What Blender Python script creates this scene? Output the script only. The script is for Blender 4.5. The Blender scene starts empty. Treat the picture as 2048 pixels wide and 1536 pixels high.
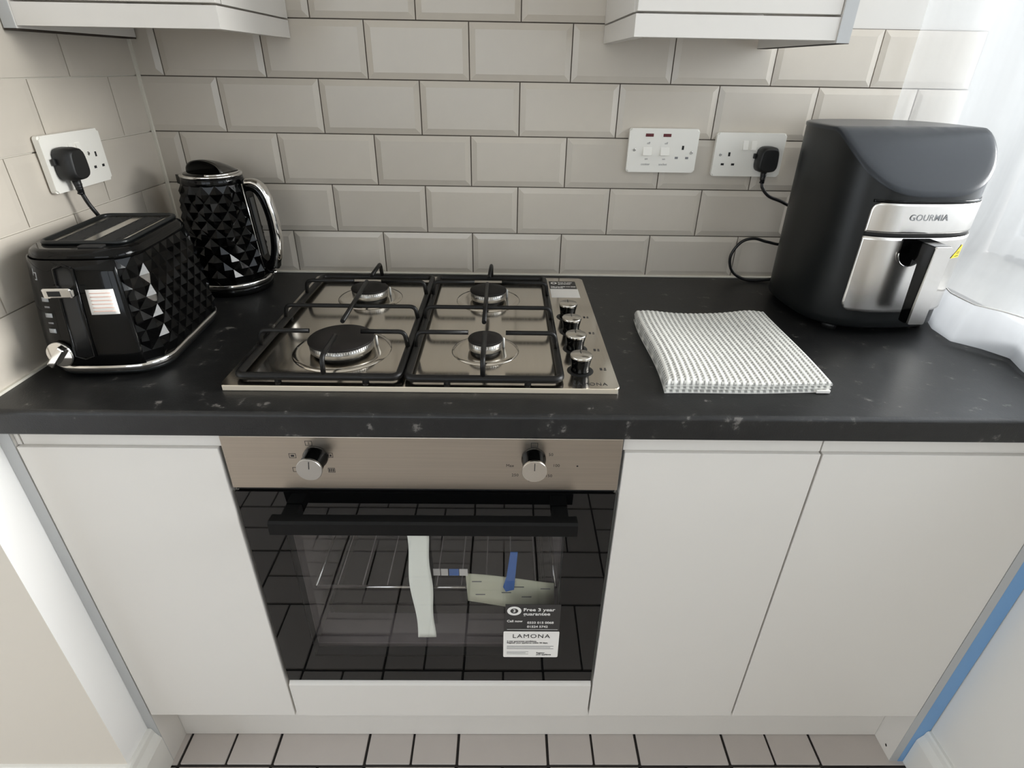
import bpy, bmesh, math, random
from mathutils import Vector, Matrix

random.seed(7)
D = bpy.data
SC = bpy.context.scene
COL = SC.collection
PI = math.pi
H = 0.9157                                   # height of the worktop surface

# ------------------------------------------------------------------ camera
cam_data = D.cameras.new('camera')
cam = D.objects.new('camera', cam_data)
COL.objects.link(cam)
cam_data.sensor_width = 36.0
cam_data.lens = 1133.29 / 2048 * 36.0
cam_data.clip_start = 0.02
cam.matrix_world = Matrix(((0.99985, -0.00996, -0.01385, -0.0258),
                           (-0.00721, 0.48917, -0.87216, -1.2893),
                           (0.01546, 0.87213, 0.48903, 1.3437),
                           (0, 0, 0, 1)))
SC.camera = cam

# ------------------------------------------------------------------ view, world, large lights
SC.view_settings.view_transform = 'Standard'
SC.view_settings.look = 'None'
SC.view_settings.gamma = 1.0
SC.view_settings.use_curve_mapping = False
SC.view_settings.exposure = 0.32
SC.cycles.use_denoising = True
SC.cycles.max_bounces = 12
SC.cycles.diffuse_bounces = 6
SC.cycles.glossy_bounces = 6
SC.cycles.transmission_bounces = 8
SC.cycles.transparent_max_bounces = 24
SC.cycles.sample_clamp_indirect = 6.0
SC.cycles.caustics_reflective = False
SC.cycles.caustics_refractive = False

world = D.worlds.new('overcast_sky')
SC.world = world
world.use_nodes = True
bgn = world.node_tree.nodes['Background']
bgn.inputs['Color'].default_value = (0.90, 0.955, 1.03, 1)
bgn.inputs['Strength'].default_value = 2.6


def area(name, loc, rot, sx, sy, power, color, portal=False, spread=PI):
    l = D.lights.new(name, 'AREA')
    l.shape = 'RECTANGLE'
    l.size = sx
    l.size_y = sy
    l.energy = power
    l.color = color
    l.spread = spread
    if portal:
        l.cycles.is_portal = True
    o = D.objects.new(name, l)
    COL.objects.link(o)
    o.location = loc
    o.rotation_euler = rot
    return o


area('added_window_portal', (-0.60, -3.48, 1.5), (PI / 2, 0, 0), 1.9, 1.3, 1, (1, 1, 1), True)  # portal of the unseen rear window added for fill
area('window_portal', (1.23, -0.985, 1.55), (0, PI / 2, 0), 1.20, 2.16, 1, (1, 1, 1), True)
area('added_door_portal', (-2.31, -1.80, 1.1), (0, -PI / 2, 0), 2.1, 1.7, 1, (1, 1, 1), True)  # portal of the unseen side door added for its light

sun_data = D.lights.new('hazy_sun', 'SUN')
sun_data.energy = 8.0
sun_data.angle = 0.60
sun_data.color = (1.0, 0.985, 0.97)
sun = D.objects.new('hazy_sun', sun_data)
COL.objects.link(sun)
sun.location = (3.0, -0.3, 2.6)
sun.rotation_euler = Vector((-1.0, -0.06, -0.29)).to_track_quat('-Z', 'Y').to_euler()


# ------------------------------------------------------------------ materials
def lin(c):
    c = c / 255.0
    return c / 12.92 if c <= 0.04045 else ((c + 0.055) / 1.055) ** 2.4


def rgb(r, g, b):
    return (lin(r), lin(g), lin(b), 1)


def mat(name, color, rough=0.5, metal=0.0, spec=0.5, bump=0.0, bscale=200.0, var=0.0, vscale=40.0,
        coat=0.0, rvar=0.0, stretch=None, ior=None, objvar=0.0):
    m = D.materials.new(name)
    m.use_nodes = True
    nt = m.node_tree
    b = nt.nodes['Principled BSDF']
    b.inputs['Base Color'].default_value = color
    b.inputs['Roughness'].default_value = rough
    b.inputs['Metallic'].default_value = metal
    b.inputs['Specular IOR Level'].default_value = spec
    b.inputs['Coat Weight'].default_value = coat
    b.inputs['Coat Roughness'].default_value = 0.05
    if ior:
        b.inputs['IOR'].default_value = ior
    tc = nt.nodes.new('ShaderNodeTexCoord')
    vec = tc.outputs['Object']
    if stretch:
        mp = nt.nodes.new('ShaderNodeMapping')
        mp.inputs['Scale'].default_value = stretch
        nt.links.new(vec, mp.inputs['Vector'])
        vec = mp.outputs['Vector']
    col = None
    if var:
        n = nt.nodes.new('ShaderNodeTexNoise')
        n.inputs['Scale'].default_value = vscale
        n.inputs['Detail'].default_value = 5
        nt.links.new(vec, n.inputs['Vector'])
        hs = nt.nodes.new('ShaderNodeMapRange')
        hs.inputs['To Min'].default_value = 1 - var
        hs.inputs['To Max'].default_value = 1 + var
        nt.links.new(n.outputs['Fac'], hs.inputs['Value'])
        col = hs.outputs['Result']
        if rvar:
            rr = nt.nodes.new('ShaderNodeMapRange')
            rr.inputs['To Min'].default_value = max(0.02, rough - rvar)
            rr.inputs['To Max'].default_value = rough + rvar
            nt.links.new(n.outputs['Fac'], rr.inputs['Value'])
            nt.links.new(rr.outputs['Result'], b.inputs['Roughness'])
    if objvar:
        oi = nt.nodes.new('ShaderNodeObjectInfo')
        mr = nt.nodes.new('ShaderNodeMapRange')
        mr.inputs['To Min'].default_value = 1 - objvar
        mr.inputs['To Max'].default_value = 1 + objvar
        nt.links.new(oi.outputs['Random'], mr.inputs['Value'])
        if col is None:
            col = mr.outputs['Result']
        else:
            mu = nt.nodes.new('ShaderNodeMath')
            mu.operation = 'MULTIPLY'
            nt.links.new(col, mu.inputs[0])
            nt.links.new(mr.outputs['Result'], mu.inputs[1])
            col = mu.outputs[0]
    if col is not None:
        vm = nt.nodes.new('ShaderNodeVectorMath')
        vm.operation = 'SCALE'
        vm.inputs[0].default_value = color[:3]
        nt.links.new(col, vm.inputs['Scale'])
        nt.links.new(vm.outputs['Vector'], b.inputs['Base Color'])
    if bump:
        n2 = nt.nodes.new('ShaderNodeTexNoise')
        n2.inputs['Scale'].default_value = bscale
        n2.inputs['Detail'].default_value = 3
        nt.links.new(vec, n2.inputs['Vector'])
        bp = nt.nodes.new('ShaderNodeBump')
        bp.inputs['Strength'].default_value = bump
        bp.inputs['Distance'].default_value = 0.001
        nt.links.new(n2.outputs['Fac'], bp.inputs['Height'])
        nt.links.new(bp.outputs['Normal'], b.inputs['Normal'])
    return m


def worktop_material():
    m = mat('black_laminate', rgb(26, 26, 27), rough=0.42, bump=0.2, bscale=420, spec=0.50)
    nt = m.node_tree
    b = nt.nodes['Principled BSDF']
    tc = nt.nodes.new('ShaderNodeTexCoord')
    n = nt.nodes.new('ShaderNodeTexNoise')
    n.inputs['Scale'].default_value = 38
    n.inputs['Detail'].default_value = 6
    n.inputs['Roughness'].default_value = 0.62
    nt.links.new(tc.outputs['Object'], n.inputs['Vector'])
    r = nt.nodes.new('ShaderNodeValToRGB')
    e = r.color_ramp.elements
    e[0].position = 0.35
    e[0].color = rgb(13, 13, 14)
    e[1].position = 0.60
    e[1].color = rgb(22, 22, 22)
    x = e.new(0.645)
    x.color = rgb(38, 37, 36)
    y = e.new(0.70)
    y.color = rgb(96, 93, 90)
    nt.links.new(n.outputs['Fac'], r.inputs['Fac'])
    nt.links.new(r.outputs['Color'], b.inputs['Base Color'])
    return m


def pane_material(name, tint, ior):
    """A clear pane: reflects by Fresnel on its outer faces and lets the rest through."""
    m = D.materials.new(name)
    m.use_nodes = True
    nt = m.node_tree
    nt.nodes.remove(nt.nodes['Principled BSDF'])
    out = nt.nodes['Material Output']
    tr = nt.nodes.new('ShaderNodeBsdfTransparent')
    tr.inputs['Color'].default_value = tint
    gl = nt.nodes.new('ShaderNodeBsdfGlossy')
    gl.inputs['Roughness'].default_value = 0.0
    fr = nt.nodes.new('ShaderNodeFresnel')
    fr.inputs['IOR'].default_value = ior
    ge = nt.nodes.new('ShaderNodeNewGeometry')
    sub = nt.nodes.new('ShaderNodeMath')
    sub.operation = 'SUBTRACT'
    sub.use_clamp = True
    nt.links.new(fr.outputs['Fac'], sub.inputs[0])
    nt.links.new(ge.outputs['Backfacing'], sub.inputs[1])
    mx = nt.nodes.new('ShaderNodeMixShader')
    nt.links.new(sub.outputs[0], mx.inputs['Fac'])
    nt.links.new(tr.outputs[0], mx.inputs[1])
    nt.links.new(gl.outputs[0], mx.inputs[2])
    nt.links.new(mx.outputs[0], out.inputs['Surface'])
    return m


def sheer_material():
    m = D.materials.new('sheer_voile')
    m.use_nodes = True
    nt = m.node_tree
    nt.nodes.remove(nt.nodes['Principled BSDF'])
    out = nt.nodes['Material Output']
    tr = nt.nodes.new('ShaderNodeBsdfTransparent')
    di = nt.nodes.new('ShaderNodeBsdfDiffuse')
    di.inputs['Color'].default_value = (0.68, 0.69, 0.70, 1)
    tl = nt.nodes.new('ShaderNodeBsdfTranslucent')
    tl.inputs['Color'].default_value = (0.68, 0.69, 0.70, 1)
    a = nt.nodes.new('ShaderNodeMixShader')
    a.inputs['Fac'].default_value = 0.5
    nt.links.new(di.outputs[0], a.inputs[1])
    nt.links.new(tl.outputs[0], a.inputs[2])
    tc = nt.nodes.new('ShaderNodeTexCoord')
    mp = nt.nodes.new('ShaderNodeMapping')
    mp.inputs['Scale'].default_value = (10, 10, 1.2)
    n = nt.nodes.new('ShaderNodeTexNoise')
    n.inputs['Scale'].default_value = 3
    nt.links.new(tc.outputs['Object'], mp.inputs['Vector'])
    nt.links.new(mp.outputs['Vector'], n.inputs['Vector'])
    mr = nt.nodes.new('ShaderNodeMapRange')
    mr.inputs['To Min'].default_value = 0.33
    mr.inputs['To Max'].default_value = 0.46
    nt.links.new(n.outputs['Fac'], mr.inputs['Value'])
    mx = nt.nodes.new('ShaderNodeMixShader')
    nt.links.new(mr.outputs['Result'], mx.inputs['Fac'])
    nt.links.new(tr.outputs[0], mx.inputs[1])
    nt.links.new(a.outputs[0], mx.inputs[2])
    nt.links.new(mx.outputs[0], out.inputs['Surface'])
    return m


M = {}
M['tile'] = mat('grey_glazed_tile', rgb(194, 186, 174), rough=0.27, var=0.03, vscale=30, bump=0.05, bscale=60, objvar=0.035)
M['grout'] = mat('dark_grout', rgb(96, 88, 80), rough=0.9, var=0.25, vscale=60)
M['sealant'] = mat('cream_sealant', rgb(208, 203, 191), rough=0.5, var=0.05)
M['wall_paint'] = mat('white_wall_paint', rgb(226, 223, 217), rough=0.75, bump=0.08, bscale=90)
M['ceiling_paint'] = mat('ceiling_paint', rgb(238, 234, 226), rough=0.9)
M['back_paint'] = mat('off_white_back_wall_paint', rgb(206, 203, 198), rough=0.8, bump=0.08, bscale=90)
M['lit_side_paint'] = mat('window_lit_wall_paint', rgb(243, 242, 240), rough=0.6)  # window light on the stub's side, put into its colour
M['bounce_lit_front_paint'] = mat('bounce_lit_wall_paint', rgb(212, 204, 192), rough=0.8, bump=0.08, bscale=90)  # same stub's front: warm bounce light painted as a beige tone
M['dimmed_reveal_paint'] = mat('dimmed_white_reveal', rgb(158, 156, 152), rough=0.8)  # white reveal greyed in colour to tone down the window light on it
M['cream_paint'] = mat('cream_wall_paint', rgb(236, 231, 222), rough=0.8)
M['cabinet'] = mat('white_satin_board', rgb(219, 215, 209), rough=0.38, bump=0.03, bscale=300)
M['edge_grey'] = mat('grey_edge_band', rgb(180, 181, 181), rough=0.45)
M['blue_film'] = mat('blue_protective_film', rgb(112, 158, 205), rough=0.35)
M['raw_board'] = mat('raw_chipboard', rgb(52, 44, 36), rough=0.9, var=0.4, vscale=200)
M['carcass'] = mat('white_carcass_board', rgb(205, 201, 194), rough=0.5)
M['dark_gap'] = mat('dark_recess', rgb(22, 21, 20), rough=0.8)
M['worktop'] = worktop_material()
M['skirting'] = mat('white_gloss_skirting', rgb(226, 224, 218), rough=0.3)
M['floor_tile'] = mat('floor_tile_beige', rgb(187, 179, 173), rough=0.45, var=0.05, vscale=14, bump=0.1, bscale=80, objvar=0.03)
M['floor_grout'] = mat('black_floor_grout', rgb(38, 34, 31), rough=0.9)
M['steel'] = mat('brushed_steel', rgb(214, 209, 200), rough=0.2, metal=1.0, var=0.07, vscale=6, rvar=0.05, stretch=(1, 60, 60))
M['hob_steel'] = mat('hob_steel', rgb(212, 205, 194), rough=0.14, metal=1.0, var=0.06, vscale=5, rvar=0.04, stretch=(60, 1.5, 60))
M['fascia_steel'] = mat('fascia_steel', rgb(184, 175, 163), rough=0.3, metal=1.0, var=0.1, vscale=5, rvar=0.05, stretch=(1, 60, 60), bump=0.05)
M['fryer_steel'] = mat('fryer_steel', rgb(228, 225, 221), rough=0.24, metal=1.0, var=0.05, vscale=5, stretch=(60, 60, 2))
M['chrome'] = mat('chrome', rgb(225, 223, 220), rough=0.06, metal=1.0)
M['alu'] = mat('cast_aluminium', rgb(196, 194, 190), rough=0.3, metal=1.0)
M['enamel'] = mat('black_enamel', rgb(30, 27, 25), rough=0.6, spec=0.2, bump=0.1, bscale=300)
M['iron'] = mat('black_enamelled_rod', rgb(16, 15, 14), rough=0.4, spec=0.3)
M['gloss_black'] = mat('gloss_black_plastic', rgb(7, 7, 7), rough=0.08, spec=0.22)
M['satin_black'] = mat('satin_black_plastic', rgb(19, 21, 21), rough=0.36, spec=0.35, bump=0.05, bscale=500)
M['matt_black'] = mat('matt_black_plastic', rgb(18, 18, 18), rough=0.5)
M['screen'] = mat('grey_touch_screen', rgb(48, 51, 55), rough=0.28, spec=0.22, var=0.05, vscale=120)
M['rubber'] = mat('black_flex', rgb(16, 16, 17), rough=0.4)
M['white_plastic'] = mat('white_plastic', rgb(233, 230, 222), rough=0.25)
M['neon'] = mat('dark_red_neon_lens', rgb(92, 32, 38), rough=0.2)
M['print_grey'] = mat('grey_print', rgb(120, 120, 122), rough=0.6)
M['print_dark'] = mat('dark_print', rgb(38, 36, 36), rough=0.6)
M['print_white'] = mat('white_print', rgb(232, 230, 226), rough=0.6)
M['print_silver'] = mat('silver_print', rgb(150, 152, 154), rough=0.4)
M['paper'] = mat('white_paper', rgb(236, 233, 228), rough=0.6)
M['pink_print'] = mat('pale_red_print', rgb(226, 186, 172), rough=0.6)
M['label_black'] = mat('black_label', rgb(50, 48, 47), rough=0.5)
M['oven_handle'] = mat('black_painted_bar', rgb(10, 10, 10), rough=0.45, spec=0.2)
M['lid_grey'] = mat('dark_grey_gloss_lid', rgb(58, 55, 50), rough=0.18)
M['yellow'] = mat('yellow_label', rgb(238, 214, 20), rough=0.5)
M['leaflet'] = mat('cream_leaflet', rgb(226, 226, 200), rough=0.8, var=0.04, vscale=60)
M['blue_tape'] = mat('blue_tape', rgb(70, 120, 196), rough=0.5)
M['foam'] = mat('white_foam', rgb(240, 242, 232), rough=0.9, bump=0.2, bscale=150)
M['oven_black'] = mat('black_oven_glass', rgb(9, 9, 9), rough=0.02, ior=1.5)
M['oven_grey'] = mat('grey_oven_enamel', rgb(150, 141, 141), rough=0.35, var=0.15, vscale=30)
M['oven_pane'] = pane_material('oven_pane', (0.94, 0.94, 0.94, 1), 1.55)
M['oven_inner'] = pane_material('oven_inner_pane', (0.95, 0.95, 0.95, 1), 1.75)
M['window_pane'] = pane_material('window_pane', (0.96, 0.97, 0.97, 1), 1.45)
M['upvc'] = mat('white_upvc', rgb(236, 237, 238), rough=0.25)
M['gasket'] = mat('grey_gasket', rgb(110, 112, 114), rough=0.7)
M['sill_tile'] = mat('grey_sill_tile', rgb(176, 174, 170), rough=0.35, var=0.08, vscale=25)
M['sheer'] = sheer_material()
M['gauge'] = mat('smoked_water_gauge', rgb(86, 86, 86), rough=0.2)
M['lit_edge_tone'] = mat('lit_plate_edge', rgb(236, 224, 204), rough=0.55, metal=0.6)  # cream colour carries the light on the hob's front edge
M['ceramic'] = mat('white_ceramic', rgb(232, 230, 224), rough=0.3)
M['facet_black'] = mat('facet_black', rgb(4, 4, 4), rough=0.05, spec=0.22)


# ------------------------------------------------------------------ mesh helpers
def box(bm, x0, x1, y0, y1, z0, z1, bev=0.0, seg=2):
    r = bmesh.ops.create_cube(bm, size=1.0)
    vs = r['verts']
    for v in vs:
        v.co = Vector(((x0 + x1) / 2 + v.co.x * (x1 - x0), (y0 + y1) / 2 + v.co.y * (y1 - y0), (z0 + z1) / 2 + v.co.z * (z1 - z0)))
    if bev > 0:
        es = list({e for v in vs for e in v.link_edges})
        bmesh.ops.bevel(bm, geom=es, offset=bev, segments=seg, profile=0.5, affect='EDGES')
    return vs


def lathe(bm, prof, seg=32, center=(0, 0, 0), axis='Z', smooth=True, cap=True):
    """prof: list of (radius, height); faces wind outward for a rising profile."""
    c = Vector(center)

    def pt(r, h, a):
        if axis == 'Z':
            return c + Vector((r * math.cos(a), r * math.sin(a), h))
        if axis == 'Y':                       # h runs toward -Y
            return c + Vector((r * math.cos(a), -h, r * math.sin(a)))
        return c + Vector((h, r * math.cos(a), r * math.sin(a)))
    rings = []
    for r, h in prof:
        rings.append([bm.verts.new(pt(max(r, 1e-5), h, 2 * PI * k / seg)) for k in range(seg)])
    for i in range(len(rings) - 1):
        for k in range(seg):
            f = bm.faces.new((rings[i][k], rings[i][(k + 1) % seg], rings[i + 1][(k + 1) % seg], rings[i + 1][k]))
            f.smooth = smooth
    if cap:
        bm.faces.new(list(reversed(rings[0])))
        bm.faces.new(rings[-1])
    return rings


def catmull(pts, n=6):
    P = [Vector(p) for p in pts]
    out = []
    for i in range(len(P) - 1):
        p0 = P[max(i - 1, 0)]
        p1, p2 = P[i], P[i + 1]
        p3 = P[min(i + 2, len(P) - 1)]
        for k in range(n):
            t = k / n
            out.append(0.5 * ((2 * p1) + (p2 - p0) * t + (2 * p0 - 5 * p1 + 4 * p2 - p3) * t * t + (3 * p1 - p0 - 3 * p2 + p3) * t ** 3))
    out.append(P[-1])
    return out


def tube(bm, pts, r, seg=8, closed=False, flat=1.0, up=None, rad=None):
    """Sweep a round (or flattened) section along pts."""
    P = [Vector(p) for p in pts]
    n = len(P)
    rings = []
    ref = Vector(up) if up else None
    for i in range(n):
        if closed:
            t = (P[(i + 1) % n] - P[i - 1]).normalized()
        else:
            t = (P[min(i + 1, n - 1)] - P[max(i - 1, 0)]).normalized()
        if ref is None:
            ref = Vector((0, 0, 1)) if abs(t.z) < 0.9 else Vector((0, 1, 0))
        a = (ref - t * ref.dot(t))
        if a.length < 1e-6:
            a = t.orthogonal()
        a.normalize()
        b = t.cross(a)
        if not up:
            ref = a
        rr = rad[i] if rad else r
        rings.append([bm.verts.new(P[i] + a * (rr * math.cos(2 * PI * k / seg)) + b * (rr * flat * math.sin(2 * PI * k / seg))) for k in range(seg)])
    for i in range(n if closed else n - 1):
        A, B = rings[i], rings[(i + 1) % n]
        for k in range(seg):
            f = bm.faces.new((A[k], A[(k + 1) % seg], B[(k + 1) % seg], B[k]))
            f.smooth = True
    if not closed:
        bm.faces.new(list(reversed(rings[0])))
        bm.faces.new(rings[-1])


def grid(bm, nu, nv, f, smooth=True, flip=False):
    vs = [[bm.verts.new(f(i / nu, j / nv)) for j in range(nv + 1)] for i in range(nu + 1)]
    for i in range(nu):
        for j in range(nv):
            q = (vs[i][j], vs[i + 1][j], vs[i + 1][j + 1], vs[i][j + 1])
            fc = bm.faces.new(tuple(reversed(q)) if flip else q)
            fc.smooth = smooth
    return vs


def prism(bm, poly, axis, a, b):
    """poly: 2D outline; axis 'X': poly is (y,z), 'Y': (x,z), 'Z': (x,y); extruded from a to b."""
    def p(u, v, w):
        return {'X': (w, u, v), 'Y': (u, w, v), 'Z': (u, v, w)}[axis]
    A = [bm.verts.new(p(u, v, a)) for u, v in poly]
    B = [bm.verts.new(p(u, v, b)) for u, v in poly]
    n = len(poly)
    bm.faces.new(A)
    bm.faces.new(list(reversed(B)))
    for i in range(n):
        bm.faces.new((A[i], B[i], B[(i + 1) % n], A[(i + 1) % n]))
    return A + B


def rrect(cx, cy, w, h, r, n=5):
    out = []
    for sx, sy, a0 in ((1, 1, 0), (-1, 1, PI / 2), (-1, -1, PI), (1, -1, 3 * PI / 2)):
        for k in range(n + 1):
            a = a0 + k * PI / 2 / n
            out.append((cx + sx * (w / 2 - r) + r * math.cos(a), cy + sy * (h / 2 - r) + r * math.sin(a)))
    return out


def link(name, me, m, parent=None):
    o = D.objects.new(name, me)
    if m is not None and len(me.materials) == 0:
        me.materials.append(m)
    COL.objects.link(o)
    if parent is not None:
        o.parent = parent
    return o


def obj(name, bm, m, parent=None, world_space=True, recalc=True, solid=0.0):
    """One mesh object. world_space: the mesh holds world coordinates and keeps them under its parent."""
    if recalc:
        bmesh.ops.recalc_face_normals(bm, faces=bm.faces[:])
    me = D.meshes.new(name)
    bm.to_mesh(me)
    bm.free()
    o = link(name, me, m, parent)
    if parent is not None and world_space:
        mw = Matrix.Identity(4)
        q = parent
        chain = []
        while q is not None:
            chain.append(q)
            q = q.parent
        for q in reversed(chain):
            mw = mw @ q.matrix_parent_inverse @ (Matrix.Translation(q.location) @ q.rotation_euler.to_matrix().to_4x4())
        o.matrix_parent_inverse = mw.inverted()
    if solid:
        s = o.modifiers.new('thickness', 'SOLIDIFY')
        s.thickness = solid
        s.offset = 0
    return o


def nb():
    return bmesh.new()


def bobj(name, m, parent, *dims, bev=0.0, seg=2, ws=True):
    bm = nb()
    box(bm, *dims, bev=bev, seg=seg)
    return obj(name, bm, m, parent, ws)


def thing(name, label, cat, loc=(0, 0, 0), rz=0.0, group=None):
    o = D.objects.new(name, None)
    o.empty_display_size = 0.05
    COL.objects.link(o)
    o.location = loc
    o.rotation_euler = (0, 0, rz)
    tag(o, label, cat, group)
    return o


def tag(o, label, cat, group=None):
    o['label'] = label
    o['category'] = cat
    if group:
        o['group'] = group
    return o


def struct(o):
    o['kind'] = 'structure'
    return o


def text(name, s, size, loc, rot, m, parent=None, align='CENTER', bold=0.0, sx=1.0, ws=True, sp=1.0):
    c = D.curves.new(name, 'FONT')
    c.body = s
    c.size = size
    c.align_x = align
    c.align_y = 'CENTER'
    c.offset = bold
    c.space_character = sp
    c.resolution_u = 3
    c.extrude = 0.00008
    o = D.objects.new(name, c)
    COL.objects.link(o)
    dg = bpy.context.evaluated_depsgraph_get()
    me = D.meshes.new_from_object(o.evaluated_get(dg))
    D.objects.remove(o)
    D.curves.remove(c)
    bm = nb()
    bm.from_mesh(me)
    D.meshes.remove(me)
    R = Matrix.Translation(loc) @ rot.to_4x4() @ Matrix.Diagonal((sx, 1, 1, 1))
    bmesh.ops.transform(bm, matrix=R, verts=bm.verts[:])
    return obj(name, bm, m, parent, ws, recalc=False)


RF = Matrix.Rotation(PI / 2, 3, 'X')                       # text facing -Y
RU = Matrix.Identity(3)                                    # text facing up, read from -Y

# ================================================================== ROOM SHELL
XL, XR = -0.765, 0.895
bm = nb(); box(bm, -2.2, 0.9115, 0.004, 0.20, 0, 2.4)
wall_back = struct(obj('wall_back', bm, M['back_paint']))
bm = nb(); prism(bm, [(0.9116, 0.004), (1.24, 0.104), (1.24, 0.20), (0.9116, 0.20)], 'Z', 0, 2.4)
struct(obj('wall_reveal', bm, M['dimmed_reveal_paint']))
bm = nb(); box(bm, -2.2, XL, -0.672, 0.003, 0, 2.4)
wall_left = struct(obj('wall_left', bm, M['lit_side_paint']))
wall_left.data.materials.append(M['bounce_lit_front_paint'])  # front face takes the bounce-lit tone of the same wall
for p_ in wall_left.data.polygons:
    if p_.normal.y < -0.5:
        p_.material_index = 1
bm = nb()
box(bm, XR, 1.24, -3.4, 0.0035, 0, 0.9395)
box(bm, XR, 1.24, -3.4, 0.0035, 2.14, 2.4)
box(bm, XR, 1.24, -3.4, -2.06, 0.940, 2.14)
wall_right = struct(obj('wall_right', bm, M['wall_paint']))
bm = nb()
box(bm, -2.2, -1.55, -3.52, -3.4, 0, 2.4)
box(bm, 0.35, 1.24, -3.52, -3.4, 0, 2.4)
box(bm, -1.55, 0.35, -3.52, -3.4, 0, 0.85)
box(bm, -1.55, 0.35, -3.52, -3.4, 2.15, 2.4)
wall_front = struct(obj('wall_front', bm, M['cream_paint']))
bm = nb()
box(bm, -2.32, -2.2, -3.52, -2.65, 0, 2.4)
box(bm, -2.32, -2.2, -0.95, 0.20, 0, 2.4)
box(bm, -2.32, -2.2, -2.65, -0.95, 0, 0.05)
box(bm, -2.32, -2.2, -2.65, -0.95, 2.15, 2.4)
struct(obj('wall_side', bm, M['cream_paint']))
bm = nb(); box(bm, -2.32, 1.24, -3.52, 0.20, 2.4, 2.48)
struct(obj('ceiling', bm, M['ceiling_paint']))
bm = nb(); box(bm, -2.32, 1.24, -3.52, 0.20, -0.10, -0.004)
floor = struct(obj('floor', bm, M['floor_grout']))

# --- floor tiles: basket weave of 200 x 100 tiles
_tiles = {}


def slab(w, d, t, bev, key):
    if key not in _tiles:
        b2 = nb()
        box(b2, -w / 2, w / 2, -d / 2, d / 2, -t, 0, bev=bev, seg=1)
        me = D.meshes.new('floor_tile')
        b2.to_mesh(me); b2.free()
        me.materials.append(M['floor_tile'])
        _tiles[key] = me
    return _tiles[key]


PF = 0.2025
cells = []
for k in range(-10, 6):
    for m_ in range(0, 14):
        xa = -0.1223 + k * PF
        ya = -0.612 - m_ * PF
        cx, cy = xa + PF / 2, ya + PF / 2
        if cx < -2.15 or cx > 0.9 or cy < -3.4:
            continue
        if cx < -0.765 and cy > -0.7:
            continue
        cells.append((math.hypot(cx + 0.1, cy + 0.6), k, m_, cx, cy))
cells.sort()
far = nb()
for idx, (_, k, m_, cx, cy) in enumerate(cells):
    vert = (k + m_) % 2 == 1
    for s in (-1, 1):
        if vert:
            px, py, w, d = cx + s * PF / 4, cy, PF / 2 - 0.005, PF - 0.007
        else:
            px, py, w, d = cx, cy + s * PF / 4, PF - 0.007, PF / 2 - 0.005
        x0, x1 = px - w / 2, px + w / 2
        if x1 > 0.893:
            x1 = 0.893
        if x1 - x0 < 0.02:
            continue
        if idx < 148:
            key = (round(x1 - x0, 4), round(d, 4))
            o = link('tile', slab(x1 - x0, d, 0.006, 0.0012, key), None, floor)
            o.location = ((x0 + x1) / 2, py, random.uniform(-0.0003, 0.0003))
        else:
            box(far, x0, x1, py - d / 2, py + d / 2, -0.006, 0)
# narrow cut tiles beside the left skirting
for m_ in range(0, 1):
    bm = nb(); box(bm, -0.764, -0.7335, -0.61, -0.41, -0.006, 0, bev=0.001, seg=1)
    obj('tile', bm, M['floor_tile'], floor)
o = obj('far_tiles', far, M['floor_tile'], floor)
o['kind'] = 'stuff'

# --- wall tiles: bevelled 200 x 100 metro tiles
PT = 0.202
ZB = [H + 0.003, H + 0.0970, H + 0.19825, H + 0.2995, H + 0.40075, H + 0.502, H + 0.60325, H + 0.7045]
_wt = {}


def wall_tile(w, h, cl, cr, rise=0.0026):
    """Tile in the XZ plane facing -Y; cl / cr: bevel kept on the left / right edge."""
    key = (round(w, 4), round(h, 4), cl, cr, rise)
    if key in _wt:
        return _wt[key]
    b2 = nb()
    g = 0.0011
    x0, x1, z0, z1 = -w / 2 + g, w / 2 - g, -h / 2 + g, h / 2 - g
    bv = 0.0115
    xi0 = x0 + (bv if cl else 0.0)
    xi1 = x1 - (bv if cr else 0.0)
    zi0, zi1 = z0 + bv, z1 - bv
    if xi1 - xi0 < 0.002:
        xi0, xi1 = x0 + 0.3 * (x1 - x0), x0 + 0.7 * (x1 - x0)
    Y0, Y1, Y2 = 0.003, -0.0012, -0.0012 - rise
    B = [b2.verts.new((x, Y0, z)) for x, z in ((x0, z0), (x1, z0), (x1, z1), (x0, z1))]
    E = [b2.verts.new((x, Y1, z)) for x, z in ((x0, z0), (x1, z0), (x1, z1), (x0, z1))]
    T = [b2.verts.new((x, Y2, z)) for x, z in ((xi0, zi0), (xi1, zi0), (xi1, zi1), (xi0, zi1))]
    b2.faces.new(T)
    for i in range(4):
        j = (i + 1) % 4
        b2.faces.new((E[i], E[j], T[j], T[i]))
        b2.faces.new((B[i], B[j], E[j], E[i]))
    bmesh.ops.recalc_face_normals(b2, faces=b2.faces[:])
    for f in b2.faces:                       # outward = -Y
        if f.normal.y > 0.5:
            f.normal_flip()
    me = D.meshes.new('wall_tile')
    b2.to_mesh(me); b2.free()
    me.materials.append(M['tile'])
    _wt[key] = me
    return me


def lay(parent, u0, u1, z0, z1, place, rz):
    w, h = u1 - u0, z1 - z0
    if w < 0.012:
        return
    full = abs(w - PT) < 1e-4
    o = link('tile', wall_tile(w, h, place['cl'], place['cr'], place.get('rise', 0.0026)), None, parent)
    o.location = place['loc']
    t = 0.0018
    o.rotation_euler = (random.uniform(-t, t), random.uniform(-0.0006, 0.0006), rz + random.uniform(-t, t))


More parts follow.
